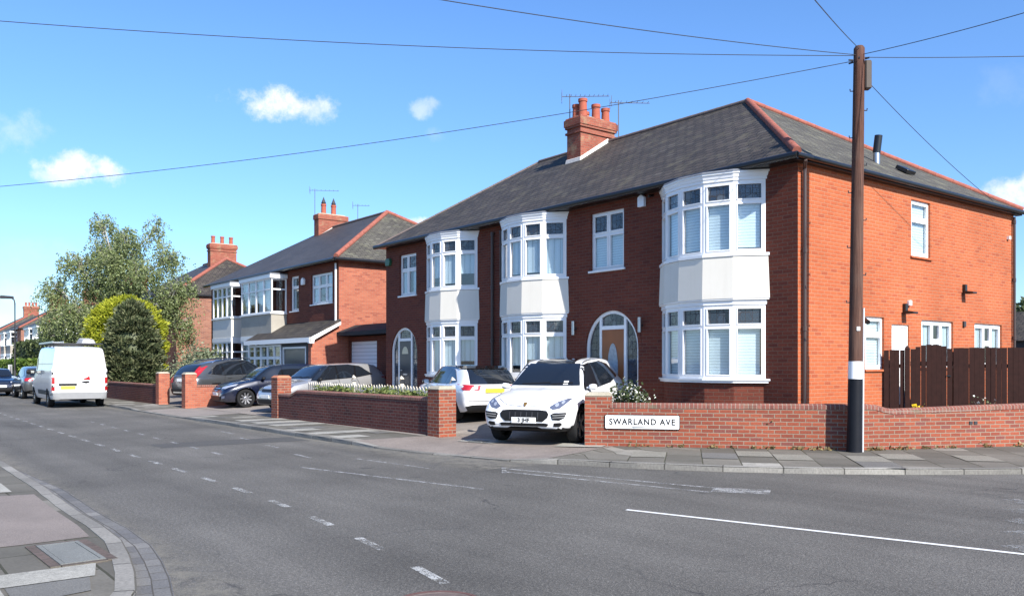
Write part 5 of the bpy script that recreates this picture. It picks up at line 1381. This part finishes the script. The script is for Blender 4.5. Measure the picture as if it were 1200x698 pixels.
# ---- white hatchback with a black roof, tail to the road
sp = dict(base_hatch, L=3.95, W=1.74, H=1.42, paint=CM['white'], roofpaint=CM['gloss'], roofz=.93, wr=.31, xf=1.2, xr=-1.22, spokes=10,
    dlo=[[(.36,.665),(.52,.66),(.67,.655),(.70,.665),(.585,.925),(.54,.95),(.36,.95),(.30,.92)], [(.17,.70),(.345,.668),(.285,.91),(.24,.88)]], rw=[(-.72,.665),(.72,.665),(.64,.915),(-.64,.915)])
az = R(167); x, y = -9.5, -1.15; z, pt = place(x, y, az)
c = Car(sp, 'parked_car', 'small white hatchback with black roof, its tail half hidden by the white SUV', 'car', (x, y), az, z, pt, 'cars parked on the drives')
car_common(c, sp); c.mirror(.62, .93, CM['gloss'])
tl_ = [(.42,.80),(.80,.80),(.83,.90),(.80,.935),(.36,.92)]
for pl in (tl_, mir(tl_)):
    o = c.patch('tail_light', pl, 'rear', CM['red'], .008, res=.05)[0]
    s_ = 1 if pl is tl_ else -1
    c.patch('reverse_light', [(s_*.46,.835),(s_*.62,.825),(s_*.60,.865),(s_*.46,.87)], 'rear', CM['plate_w'], .012, parent=o, res=.04)
c.patch('lower_bumper', [(-.70,.30),(.70,.30),(.76,.40),(.6,.44),(-.6,.44),(-.76,.40)], 'rear', CM['trim'], .006)
c.plate('rear', .79, .52, .11, CM['plate_y']); c.line('boot_gap', [(-.70,.55),(0,.53),(.70,.55)], 'rear', CM['trim'], .010, .004, mirror=False)
c.patch('rear_spoiler', [(-.62,1.305),(.62,1.305),(.60,1.36),(-.60,1.36)], 'rear', CM['gloss'], .006, thick=.03)

# ---- grey hatchback (front in shade) left of the picket fence
sp = dict(base_hatch, L=4.28, W=1.80, H=1.47, paint=CM['silver'], wr=.32, spokes=5, rimf=.68)
az = R(-84); x, y = -17.25, -1.6; z, pt = place(x, y, az)
c = Car(sp, 'parked_car', 'silver hatchback facing the road, between the navy hatchback and the picket fence', 'car', (x, y), az, z, pt, 'cars parked on the drives')
def std_front(c, sp, lampm, grille=True, chrome=False):
    k = sp['H']/1.46; w = sp['W']/1.79
    hl = [(.44*w,.70*k),(.70*w,.70*k),(.82*w,.79*k),(.80*w,.85*k),(.62*w,.80*k),(.44*w,.76*k)]
    for pl in (hl, mir(hl)): c.patch('headlight', pl, 'front', lampm, .008, res=.05)
    if grille: c.patch('grille', [(-.36*w,.665*k),(.36*w,.665*k),(.40*w,.75*k),(-.40*w,.75*k)], 'front', CM['trim'], .006)
    c.patch('lower_intake', [(-.52*w,.30*k),(.52*w,.30*k),(.58*w,.44*k),(-.58*w,.44*k)], 'front', CM['trim'], .006)
    fg = [(.62*w,.36*k),(.74*w,.38*k),(.76*w,.46*k),(.64*w,.46*k)]
    for pl in (fg, mir(fg)): c.patch('fog_light', pl, 'front', CM['lamp'], .007)
    c.plate('front', .53*k, .52, .11, CM['plate_w'])
    if chrome: c.line('grille_bar', [(-.36*w,.71*k),(.36*w,.71*k)], 'front', CM['chrome'], .02, .012, mirror=False)
def std_rear(c, sp):
    k = sp['H']/1.46; w = sp['W']/1.79
    tl_ = [(.48*w,.82*k),(.82*w,.80*k),(.84*w,.92*k),(.52*w,.94*k)]
    for pl in (tl_, mir(tl_)): c.patch('tail_light', pl, 'rear', CM['red'], .008, res=.05)
    c.plate('rear', .70*k, .52, .11, CM['plate_y'])
car_common(c, sp); c.mirror(.66, .97, CM['trim']); std_front(c, sp, CM['lamp']); std_rear(c, sp)

# ---- navy hatchback
sp = dict(base_hatch, L=4.26, W=1.81, H=1.46, paint=CM['navy'], wr=.325, spokes=9, spw=.30, rimf=.70)
az = R(-93); x, y = -21.05, -1.8; z, pt = place(x, y, az)
c = Car(sp, 'parked_car', 'navy blue hatchback with bright silver wheels, nose towards the pavement', 'car', (x, y), az, z, pt, 'cars parked on the drives')
car_common(c, sp); c.mirror(.66, .97, CM['trim']); std_front(c, sp, CM['lampbright'], chrome=True); std_rear(c, sp)

# ---- grey estate SUV between the gate pillars
sp = dict(base_suv, L=4.63, W=1.89, H=1.70, paint=CM['grey'], wr=.365, clad=.05)
az = R(105); x, y = -25.15, -1.85; z, pt = place(x, y, az)
c = Car(sp, 'parked_car', 'dark grey tall estate car with tall red tail lights between the brick gate pillars', 'car', (x, y), az, z, pt, 'cars parked on the drives')
car_common(c, sp); c.mirror(.72, 1.12, CM['grey']); std_front(c, sp, CM['lamp'])
tl_ = [(.56,.88),(.82,.86),(.84,1.0),(.80,1.12),(.71,1.48),(.60,1.48),(.62,1.15),(.55,1.02)]
for pl in (tl_, mir(tl_)): c.patch('tail_light', pl, 'rear', CM['red'], .010, res=.06)
c.plate('rear', .98, .52, .11, CM['plate_w']); c.patch('lower_bumper', [(-.8,.40),(.8,.40),(.84,.62),(-.84,.62)], 'rear', CM['trim'], .006); c.line('bumper_trim', [(-.6,.50),(.6,.50)], 'rear', CM['chrome'], .05, .012, mirror=False)
for s_ in (1,-1):
    b = MB(); b.tube([(-1.35,s_*.64,1.60),(-1.2,s_*.655,1.68),(.1,s_*.66,1.73),(.4,s_*.65,1.67)], .024, 8); b.build('roof_rail', CM['chrome'], c.t, True)

# ---- cars out on the road at the far left
sp = dict(base_hatch, L=4.6, W=1.82, H=1.47, paint=CM['blue'], wr=.32)
c = Car(sp, 'parked_car', 'dark blue car cut off by the left edge, nose towards us', 'car', (-44.9,-7.95), R(0), .004, 0, 'cars out on the road')
car_common(c, sp); c.mirror(.66, .97, CM['blue']); std_front(c, sp, CM['lampbright'], chrome=True)
sp = dict(base_suv, L=4.2, W=1.78, H=1.60, paint=CM['grey'], wr=.33, xf=1.25, xr=-1.25)
c = Car(sp, 'parked_car', 'car standing ahead of the white van, only its tail and flank in sight', 'car', (-39.6,-6.75), R(180), .004, 0, 'cars out on the road')
car_common(c, sp); c.mirror(.66, 1.02, CM['pale']); std_front(c, sp, CM['lamp']); std_rear(c, sp)
# ---- the white van
VAN = [(0,.14,.55,.90,.80,.86,.86,.62),(.006,.135,.60,.945,.90,.955,.945,.78),(.03,.13,.62,.965,.93,.985,.965,.83),(.12,.125,.62,.985,.94,1,.975,.85),(.4,.12,.62,1.0,.94,1,.975,.86),(.66,.12,.60,.985,.94,1,.97,.85),(.74,.12,.56,.94,.94,1,.965,.84),
       (.80,.12,.52,.80,.94,1,.955,.82),(.86,.12,.49,.62,.94,1,.95,.84),(.90,.12,.45,.52,.93,.99,.93,.82),(.95,.12,.41,.46,.91,.96,.88,.74),(.985,.13,.36,.40,.82,.88,.78,.62),(1,.15,.30,.34,.66,.72,.6,.45)]
sp = dict(L=5.55, W=2.04, H=2.44, keys=VAN, wr=.345, xf=1.85, xr=-1.75, crown=.05, paint=CM['vanwhite'], arch=1.14, spokes=8, rimf=.62)
c = Car(sp, 'parked_van', 'white high-roof panel van parked at the far kerb, seen from behind', 'van', (-30.0,-7.1), R(178.5), .004)
c.patch('door_gap', [(-.008,.55),(.008,.55),(.008,2.2),(-.008,2.2)], 'rear', M['dgrey'], .003)
c.patch('rear_bumper', [(-.98,.30),(.98,.30),(.98,.60),(-.98,.60)], 'rear', plain('grey_bumper', (.24,.245,.25), .55), .02, thick=.04)
for s_ in (1,-1):
    o = c.patch('tail_light', [(s_*.88,.66),(s_*.975,.66),(s_*.975,1.18),(s_*.88,1.18)] if s_ > 0 else [(-.975,.66),(-.88,.66),(-.88,1.18),(-.975,1.18)], 'rear', CM['red'], .012, res=.05)[0]
    c.patch('reverse_light', [(s_*.885,.83),(s_*.97,.83),(s_*.97,.93),(s_*.885,.93)][::s_], 'rear', CM['plate_w'], .016, parent=o, res=.05)
    for zz in (.8,1.3,1.9):
        c.patch('door_hinge', [(s_*.93,zz),(s_*.97,zz),(s_*.97,zz+.09),(s_*.93,zz+.09)][::s_], 'rear', M['dgrey'], .006, thick=.015)
c.plate('rear', .78, .52, .11, CM['plate_y'], y=.42)
c.patch('plate_lamp_bar', [(.12,.875),(.75,.875),(.75,.945),(.12,.945)], 'rear', CM['trim'], .012, thick=.03)
c.patch('red_mark', [(-.36,1.07),(-.14,1.10),(-.10,1.14),(-.22,1.16),(-.30,1.22),(-.34,1.20)], 'rear', CM['red'], .008)
c.patch('rear_handle', [(-.34,.99),(-.22,.96),(-.06,.99),(-.08,1.03),(-.30,1.04)], 'rear', CM['trim'], .012, thick=.015)
X = lambda f: f*sp['L']-sp['L']/2; Z = lambda f: f*sp['H']
c.patch('side_window', [(X(.70),Z(.56)),(X(.82),Z(.52)),(X(.865),Z(.50)),(X(.80),Z(.72)),(X(.76),Z(.80)),(X(.70),Z(.80))], 'side', CM['glass'], .008, mirror=True)
c.patch('windscreen', [(-.82,Z(.56)),(.82,Z(.56)),(.74,Z(.86)),(-.74,Z(.86))], 'front', CM['glass'], .008)
c.patch('side_moulding', [(X(.10),Z(.20)),(X(.62),Z(.20)),(X(.62),Z(.27)),(X(.10),Z(.27))], 'side', M['dgrey'], .006, mirror=True)
c.line('panel_gap', [(X(.69),Z(.16)),(X(.69),Z(.85))], 'side', CM['trim'], .012); c.line('panel_gap', [(X(.45),Z(.2)),(X(.45),Z(.86))], 'side', CM['trim'], .012); c.line('panel_gap', [(X(.02),Z(.70)),(X(.69),Z(.70))], 'side', M['dgrey'], .014)
c.mirror(1.35, 1.35, CM['trim'], 1.6); std_front(c, dict(sp, H=1.7, W=1.85), CM['lamp'])
rk = MB()
for x_ in (-2.3,-1.4,-.4,.5): rk.tube([(x_,-.85,2.36),(x_,-.85,2.5),(x_,.85,2.5),(x_,.85,2.36)], .022, 6)
for s_ in (1,-1): rk.tube([(-2.5,s_*.85,2.5),(.8,s_*.85,2.5)], .022, 6)
rk.build('roof_rack', M['dgrey'], c.t)
ld_ = thing('ladder', 'folded ladder lying on the roof rack of the white van', 'ladder', (-30.1,-7.6,2.525), R(178.5))
b = MB()
for y_ in (0,.36): b.box(-2.4,1.2,y_,y_+.03,.0,.07)
b.build('stile', M['steel'], ld_); b = MB(); x_ = -2.2
while x_ < 1.1: b.box(x_,x_+.035,.031,.359,.02,.05); x_ += .28
b.build('rung', M['steel'], ld_)
bx = thing('roof_box', 'pale bundle tied on the right of the van roof', 'bundle', (-28.5,-6.7,2.525), R(178.5))
b = MB(); b.loft([(-.5,-.28,0),(.9,-.28,0),(.9,.25,0),(-.5,.25,0)], [(-.42,-.2,.17),(.5,-.2,.24),(.5,.18,.24),(-.42,.18,.17)]); b.build('bundle', plain('grey_sheet', (.36,.36,.36), .8, vary=.3), bx, bevel=.03)
# ================================================================== VEGETATION
def leaf_mesh(name, C, size, m, parent=None, N=None, aspect=1.7, flat=.0, seed=0, droop=0.0):
    """many small rhombic leaves at the points C"""
    g = np.random.default_rng(seed+100); C = np.asarray(C, float); n = len(C)
    a = g.normal(size=(n,3)); 
    if N is not None: a = a*(1-flat) + np.asarray(N)*flat*1.6
    a[:,2] -= droop
    a /= np.linalg.norm(a, axis=1)[:,None]                       # long axis
    r = g.normal(size=(n,3)); b = np.cross(a, r); b /= np.linalg.norm(b, axis=1)[:,None]
    s = size*(.6+.8*g.random(n))[:,None]
    A = a*s*.5*aspect**.5; B = b*s*.5/aspect**.5
    V = np.stack([C-A, C+B*1.0-A*.15, C+A, C-B*1.0-A*.15], 1).reshape(-1,3)
    me = bpy.data.meshes.new(name); me.vertices.add(4*n); me.vertices.foreach_set('co', V.ravel())
    me.loops.add(4*n); me.loops.foreach_set('vertex_index', np.arange(4*n)); me.polygons.add(n)
    me.polygons.foreach_set('loop_start', np.arange(0,4*n,4)); me.polygons.foreach_set('loop_total', np.full(n,4))
    me.update(); me.validate(); me.materials.append(m)
    o = bpy.data.objects.new(name, me); COL.objects.link(o)
    if parent is not None: o.parent = parent
    return o
LM = {'birch': leaf_mat('birch_leaves', (.085,.115,.04), (.18,.23,.085), (.30,.34,.145), .8),
      'birch_pale': leaf_mat('birch_leaves_grey', (.12,.15,.075), (.23,.27,.14), (.35,.38,.21), .8),
      'conifer': leaf_mat('conifer_needles', (.022,.035,.016), (.075,.095,.042), (.19,.20,.105), 1.6, .15),
      'gold': leaf_mat('golden_conifer', (.13,.165,.014), (.30,.335,.025), (.47,.47,.05), 1.6, .3),
      'shrub': leaf_mat('shrub_leaves', (.045,.075,.03), (.11,.145,.06), (.22,.24,.12), 2.0),
      'pale_shrub': leaf_mat('feathery_leaves', (.09,.12,.07), (.19,.225,.13), (.33,.35,.22), 2.0),
      'hedge': leaf_mat('hedge_leaves', (.035,.075,.012), (.09,.15,.025), (.17,.23,.04), .7),
      'dark': leaf_mat('dark_hedge_leaves', (.025,.04,.016), (.055,.08,.03), (.10,.12,.05), .6),
      'cover': leaf_mat('planting_leaves', (.06,.09,.025), (.14,.19,.05), (.27,.30,.11), 2.5),
      'white': plain('white_petals', (.70,.70,.64), .7), 'yellow': plain('yellow_petals', (.65,.45,.02), .6), 'dry': leaf_mat('dry_weeds', (.10,.075,.03), (.22,.16,.07), (.32,.26,.13), 3)}
CR = np.array([.614,.789,0]); CF = np.array([-.789,.614,0]); UP = np.array([0,0,1.])

# weeping birch
BX, BY = -42.1, -2.7
T = thing('birch_tree', 'tall weeping birch with a loose grey-green crown behind the van', 'tree', (BX,BY,.25))
lobes = [(-.85,9.5,.8,.7),(.1,8.9,.75,.6),(2.3,9.3,.6,.8),(1.4,8.4,.8,.7),(-.6,7.9,1.0,.8),(.7,7.3,1.3,1.0),(3.2,7.4,.9,1.0),(2.2,6.4,1.1,1.0),(-2.2,7.3,1.0,.7),(-3.2,5.6,1.0,1.0),(-1.3,6.1,1.2,1.1),(.5,5.6,1.3,1.2),(-1.6,4.2,1.4,1.0),(4.0,5.6,.9,1.1),(3.0,4.7,1.0,1.1),(1.6,4.1,1.3,1.1),(-3.4,3.8,.8,1.0),(4.1,3.7,.8,1.1),(.2,3.0,1.5,.9),(-2.6,2.9,.9,.8)]
tr = MB(); base = np.array([0,0,0.]); 
def P3(r, z, f=0): return CR*r + CF*f + UP*(z-.25)
tr.tube([P3(.2,.2),P3(.15,2),P3(.05,4),P3(-.1,6),P3(.05,7.8),P3(-.3,9.2)], [.20,.17,.13,.10,.06,.02], 10)
tr.build('trunk', M['birch_bark'], T, smooth=True)
lim = MB(); pts = []; g = np.random.default_rng(5)
for i, (r, z, rw, rh) in enumerate(lobes):
    f0 = g.uniform(-1.2,1.2) * (1 if abs(r) < 2.4 else .5)
    s0 = P3(.1, max(1.6, z*.62)); e = P3(r, z+.2*rh, f0)
    mid = (s0+e)/2 + UP*.35
    lim.tube([s0, mid, e], [.055,.035,.012], 6)
    nst = int(165*rw*rw*rh**.5)
    for k in range(nst):
        d = g.normal(size=3); d /= np.linalg.norm(d); q = g.random()**.45
        c = e + CR*d[0]*rw*q*1.05 + CF*d[1]*rw*q*1.1 + UP*d[2]*rh*q
        if k % 9 == 0: lim.tube([mid*.4+e*.6, (e+c)/2 + UP*.15, c], [.022,.014,.006], 4)
        ln = g.uniform(.45,1.5); out = (CR*g.normal()+CF*g.normal())*.14; nl = int(16*ln)+5
        for j in range(nl):
            t = j/nl; pts.append(c + out*t*2 - UP*ln*t*t*.95 + g.normal(size=3)*.055)
lim.build('limbs', M['birch_bark'], T)
pts = np.array(pts); sel = g.random(len(pts)) < .75
leaf_mesh('crown', pts[sel], .088, LM['birch'], T, seed=1, droop=.8); leaf_mesh('crown_pale', pts[~sel], .088, LM['birch_pale'], T, seed=2, droop=.8)  # a random share of the leaves gets the paler grey-green

def conifer(name, label, x, y, zb, h, r, m, prof, nb, per, size, seed, cl=.36, group=None):
    """crown built of many boughs: flattened clumps of needle sprays with gaps of shade between them"""
    T = thing(name, label, 'tree', (x,y,zb), 0, group)
    b = MB(); b.tube([(0,0,0),(0,0,h*.6)], [.14,.05], 8); b.build('trunk', M['bark'], T)
    g = np.random.default_rng(seed); pr = pchip([p[0] for p in prof], [p[1] for p in prof])
    C = []; N = []; B = []
    tries = 0
    while len(B) < nb and tries < 40000:
        tries += 1
        a = g.uniform(0,2*math.pi); t = g.random()**1.05; rr = pr(t)*r*g.uniform(.86,1.0)
        p = np.array([math.cos(a)*rr, math.sin(a)*rr, t*h])
        if any(np.sum((p-q[0])**2) < (cl*.62)**2 for q in B): continue
        B.append((p, np.array([math.cos(a), math.sin(a), .35 + 1.2*max(0, t-.8)*4])))
    for p, nn in B:
        nn = nn/np.linalg.norm(nn); k = cl*g.uniform(.75,1.2)
        for j in range(per):
            d = g.normal(size=3); d /= np.linalg.norm(d); q = g.random()**.5
            c = p + d*q*k*np.array([1,1,.62]) - nn*.12*cl
            if c[2] < .03: continue
            C.append(c); N.append(nn + d*.7 + np.array([0,0,.25]))
    leaf_mesh('crown', C, size, m, T, N, 2.4, .6, seed)
    V = []; F = []; nr = 20
    for i in range(13):
        t = .02 + .93*i/12
        for k in range(nr): a = 2*math.pi*k/nr; rr = pr(t)*r*.74; V.append((rr*math.cos(a), rr*math.sin(a), t*h*.97))
    for i in range(12):
        for k in range(nr): F.append((i*nr+k, i*nr+(k+1)%nr, (i+1)*nr+(k+1)%nr, (i+1)*nr+k))
    F.append(tuple(12*nr+k for k in range(nr)))
    b = MB(); b.add(V, F); b.build('light_block_core', m, T)  # solid core added inside the sprays to block light
    return T
conifer('conifer_tree', 'dense dark green dwarf conifer right of the white van', -35.3, -3.25, .3, 4.5, 1.40, LM['conifer'], [(0,.85),(.12,1.0),(.3,1.0),(.5,.93),(.7,.74),(.85,.50),(.95,.27),(1,.05)], 230, 90, .13, 21)
conifer('conifer_tree', 'bright yellow-green golden conifer behind the dark one', -38.75, -2.65, .3, 4.95, 1.98, LM['gold'], [(0,.7),(.2,.95),(.45,1.0),(.65,.97),(.82,.82),(.93,.55),(1,.08)], 420, 60, .115, 22, cl=.33)

def bush(name, label, cat, x, y, zb, rx, ry, h, m, n, size, seed, extra=None, feather=0, group=None):
    T = thing(name, label, cat, (x,y,zb), R(52), group); g = np.random.default_rng(seed)
    C = []; st = MB()
    for k in range(max(7, int(n/160))):
        a = g.uniform(0,2*math.pi); q = g.random()**.5; e = np.array([math.cos(a)*rx*q, math.sin(a)*ry*q, h*g.uniform(.55,1.0)*(1-.35*q*q)])
        st.tube([(e[0]*.15,e[1]*.15,0), tuple(e*.55+np.array([0,0,.12*h])), tuple(e)], [.018,.012,.004], 5)
        m_ = int(n/max(7, int(n/160)))
        for j in range(m_):
            t = g.random()**.6; c = e*t; c[2] = e[2]*t; C.append(c + g.normal(size=3)*np.array([.14*rx+.03,.14*ry+.03,.07*h+.02])*(1.2-feather*.5))
    C = np.array(C); C[:,2] = np.maximum(C[:,2], .02)
    st.build('stems', M['bark'], T); leaf_mesh('leaves', C, size, m, T, seed=seed)
    if extra:
        mm, k, s = extra; top = C[np.argsort(-C[:,2] + g.normal(size=len(C))*.25*h)[:int(len(C)*.5)]]
        leaf_mesh('flowers', top[g.choice(len(top), k)] + np.array([0,0,.02]), s, mm, T, seed=seed+9, aspect=1.1)['kind'] = 'stuff'
    return T
bush('shrub', 'grey-green feathery shrub below the cream bay of the neighbouring pair', 'shrub', -29.4, -1.9, .3, 1.15, .9, 2.15, LM['pale_shrub'], 5200, .10, 31)
bush('shrub', 'dark shrub between the tall conifer and the grey estate car', 'shrub', -31.4, -.9, .4, 1.0, .9, 2.2, LM['dark'], 3500, .13, 32)
bush('shrub', 'white-flowering shrub behind the gate pillar by the street sign', 'shrub', -2.70, -1.75, .46, .36, .34, .92, LM['dark'], 2600, .06, 33, (LM['white'], 620, .042))
bush('small_plant', 'low green plant under the right-hand bow bay', 'plant', -1.35, -1.0, .46, .28, .25, .42, LM['cover'], 500, .05, 34)
bush('small_plant', 'rust-tinged low plant at the foot of the right-hand bay brickwork', 'plant', -.45, -.55, .46, .25, .2, .36, LM['dry'], 350, .05, 35)
for i, (x, y, lab) in enumerate(((1.35,2.0,'yellow-flowered plant before the timber gate, left of the two'),(1.62,2.62,'yellow-flowered plant before the timber gate, right of the two'))):
    bush('flowering_plant', lab, 'plant', x, y, .46, .17, .15, .42, LM['cover'], 220, .05, 36+i, (LM['yellow'], 26, .085), group='flowers behind the right-hand wall')
bush('flowering_plant', 'thin twiggy plant with white heads before the timber fence', 'plant', 1.95, 3.35, .46, .28, .2, .62, LM['shrub'], 120, .04, 39, (LM['white'], 26, .06), group='flowers behind the right-hand wall')
# planting behind the long wall
g = np.random.default_rng(8); C = []
for k in range(60):
    cx = g.uniform(-13.2,-6.9); hh = g.uniform(.92,1.10)
    for j in range(90): C.append((cx + g.normal()*.13, -3.86 + .021*(cx+15.24) + g.normal()*.07, .35 + (hh-.35)*g.random()**.6 + g.normal()*.02))
o = leaf_mesh('hedge_planting', np.array(C), .065, LM['cover'], None, seed=51); tag(o, 'strip of light green planting between the long wall and the picket fence', 'planting', kind='stuff')

def hedge(label, x0, x1, y0, y1, zb, zt, m, n, size, seed, group='hedges at the far left'):
    T = thing('hedge', label, 'hedge', ((x0+x1)/2,(y0+y1)/2,zb), 0, group); g = np.random.default_rng(seed)
    lx, ly, h = (x1-x0)/2, (y1-y0)/2, zt-zb; C = []
    for k in range(n):
        f = g.integers(0,5); u, v = g.uniform(-1,1,2); w = g.random()
        p = [(u*lx,-ly,w*h),(u*lx,ly,w*h),(-lx,u*ly,w*h),(lx,u*ly,w*h),(u*lx,v*ly,h)][f]
        lump = .22*math.sin(p[0]*2.1+seed)*math.cos(p[1]*1.7) + .15*math.sin(p[2]*3.3+p[0])
        C.append((p[0]*(1+.03*lump)+g.normal()*.08, p[1]*(1+.12*lump)+g.normal()*.08, p[2]*(1+.10*lump)+g.normal()*.06))
    leaf_mesh('leaves', np.array(C), size, m, T, seed=seed)
    b = MB(); b.box(-lx*.92,lx*.92,-ly*.8,ly*.8,0,h*.9); b.build('inner_growth', LM['dark'], T)
hedge('bright green clipped hedge at the left edge of the picture', -75, -58.5, -4.6, -3.3, .1, 1.95, LM['hedge'], 6000, .20, 61)
hedge('taller dull green hedge behind the bright one, under the distant bays', -84, -59, -1.8, .0, .3, 3.7, LM['dark'], 8000, .24, 62)
hedge('bushy hedge between the street lamp and the van', -56.5, -49, -3.4, -1.9, .2, 2.5, LM['dark'], 4500, .18, 63)
# trees beyond
def broad(label, x, y, h, r, m, seed, n=7000, size=.28):
    T = thing('broadleaf_tree', label, 'tree', (x,y,0)); g = np.random.default_rng(seed)
    b = MB(); b.tube([(0,0,0),(0.1,0,h*.4),(0,.1,h*.75)], [.25,.18,.06], 8); b.build('trunk', M['bark'], T, smooth=True)
    C = []
    for k in range(26):
        d = g.normal(size=3); d /= np.linalg.norm(d); q = g.random()**.4; c = np.array([d[0]*r*q, d[1]*r*q, h*.62 + d[2]*h*.3*q]); rr = r*g.uniform(.25,.42)
        for j in range(n//26):
            e = g.normal(size=3); e /= np.linalg.norm(e); C.append(c + e*rr*(.65+.4*g.random()))
    leaf_mesh('crown', np.array(C), size, m, T, seed=seed)
broad('dark tree top beyond the right end of the side wall', -13.5, 47.5, 6.6, 3.2, LM['dark'], 71)
broad('far green tree behind the last houses at the left', -112, 14, 8.0, 4.5, LM['dark'], 72, size=.4)
# weeds in the joints along the corner wall, one mass
C = []
for (x0,y0,x1,y1) in ((-2.3,-2.45,.9,.28),(.95,.30,4.2,7.5)):
    d = np.array([x1-x0,y1-y0]); l = np.linalg.norm(d); d /= l; nn = np.array([d[1],-d[0]])
    for k in range(26 if x0 < 0 else 60):
        t = g.uniform(0,l); p = np.array([x0,y0]) + d*t + nn*g.uniform(.0,.05)
        for j in range(7): C.append((p[0]+g.normal()*.04, p[1]+g.normal()*.04, .09 + abs(g.normal())*.028))
o = leaf_mesh('wall_foot_weeds', np.array(C), .055, LM['dry'], None, seed=81); tag(o, 'dry weeds and litter along the foot of the corner wall', 'weeds', kind='stuff')
# ================================================================== CAMERA, SUN, SKY
SUN_AZ, SUN_EL = R(-5.0), R(36)
cam = bpy.data.cameras.new('camera'); co = bpy.data.objects.new('camera', cam); COL.objects.link(co)
co.location = (9.583,-14.392,1.68); co.rotation_euler = (R(90),0,math.atan2(.7894,.6139))
cam.sensor_width = 36; cam.lens = 36*1003/1200; cam.shift_y = 78/1200; cam.clip_end = 5000; cam.clip_start = .05
SC.camera = co
sl = bpy.data.lights.new('sun', 'SUN'); so = bpy.data.objects.new('sun', sl); COL.objects.link(so)
sl.energy = 5.0; sl.angle = R(.53); sl.color = (1,.95,.87)
S = Vector((math.cos(SUN_EL)*math.cos(SUN_AZ), math.cos(SUN_EL)*math.sin(SUN_AZ), math.sin(SUN_EL)))
so.rotation_euler = S.to_track_quat('Z','Y').to_euler(); so.location = (20,0,20)
w = bpy.data.worlds.new('World'); SC.world = w; w.use_nodes = True; nt = w.node_tree; t = NT(nt)
bg = nt.nodes['Background']
sky = nt.nodes.new('ShaderNodeTexSky'); sky.sky_type = 'NISHITA'; sky.sun_disc = False; sky.sun_elevation = SUN_EL; sky.sun_rotation = R(90)-SUN_AZ
sky.air_density = 1.0; sky.dust_density = .6; sky.ozone_density = 2.2; sky.altitude = 20
d = t.coord('Generated')
def pix(u, v):
    f = Vector((-.7894,.6139,0)); r = Vector((.6139,.7894,0)); p = f + r*((u-600)/1003) + Vector((0,0,(427-v)/1003)); return p.normalized()
nz = t.noise(d, 26, 10, .66); nzb = t.noise(d, 9, 4, .5)
tot = None
for (u, v, hw, hh, st) in ((322,124,72,22,1.0),(300,116,34,16,.9),(368,130,30,18,.7),(96,198,54,19,.95),(75,205,35,12,.7),(497,127,22,13,.42),(510,158,14,10,.14),(14,148,42,30,.30),(1196,228,40,22,.85),(487,262,26,9,1.0),(40,345,60,16,.22),(20,380,70,14,.25),(30,295,60,20,.1),(1188,95,60,25,.06)):
    c = pix(u, v); rgt = Vector((0,0,1)).cross(c).normalized()*-1; up = c.cross(rgt)*-1
    def dot(vec):
        x = t.n('ShaderNodeVectorMath'); x.operation = 'DOT_PRODUCT'; t.l(d, x.inputs[0]); x.inputs[1].default_value = vec; return x.outputs['Value']
    a = t.math('DIVIDE', dot(rgt), hw/1003); b = t.math('DIVIDE', dot(up), hh/1003)
    e = t.math('ADD', t.math('MULTIPLY', a, a), t.math('MULTIPLY', b, b))
    e = t.math('ADD', e, t.math('MULTIPLY', t.math('LESS_THAN', dot(c), 0), 99))
    base = t.math('SUBTRACT', 1.0, e)
    dens = t.math('ADD', base, t.math('MULTIPLY', t.math('SUBTRACT', t.math('ADD', t.math('MULTIPLY', nz, 1.), t.math('MULTIPLY', nzb, .4)), .72), 4.4))
    x = t.n('ShaderNodeMapRange'); x.interpolation_type = 'SMOOTHSTEP'; t.l(dens, x.inputs['Value']); x.inputs['From Min'].default_value = 0.; x.inputs['From Max'].default_value = 1.5; x.inputs['To Max'].default_value = st
    gate = t.n('ShaderNodeMapRange'); gate.interpolation_type = 'SMOOTHSTEP'; t.l(base, gate.inputs['Value']); gate.inputs['From Min'].default_value = -1.4; gate.inputs['From Max'].default_value = .1
    k = t.math('MULTIPLY', x.outputs[0], gate.outputs[0])
    tot = k if tot is None else t.math('MAXIMUM', tot, k)
hs = t.n('ShaderNodeHueSaturation'); hs.inputs['Saturation'].default_value = 1.16; hs.inputs['Value'].default_value = 1.28; t.l(sky.outputs[0], hs.inputs['Color'])
sz = t.n('ShaderNodeSeparateXYZ'); t.l(d, sz.inputs[0])
skc = t.mix(1.0, hs.outputs[0], t.ramp(sz.outputs[2], [(0., (.60,.74,.96)), (.12, (.66,.79,1.0)), (.34, (.80,.90,1.08))]), 'MULTIPLY')
col = t.mix(t.math('MULTIPLY', tot, .95), skc, t.ramp(t.noise(d, 34, 6, .6), [(.3, (5.6,5.9,6.4)), (.65, (7.6,7.6,7.7))]))
t.l(col, bg.inputs['Color']); bg.inputs['Strength'].default_value = .1
vs = SC.view_settings; vs.view_transform = 'Standard'; vs.look = 'None'; vs.exposure = .82; vs.gamma = 1; vs.use_curve_mapping = False
SC.cycles.max_bounces = 8; SC.cycles.transparent_max_bounces = 16; SC.cycles.diffuse_bounces = 3; SC.cycles.glossy_bounces = 4
SC.cycles.use_denoising = True
SC.cycles.sample_clamp_indirect = 6
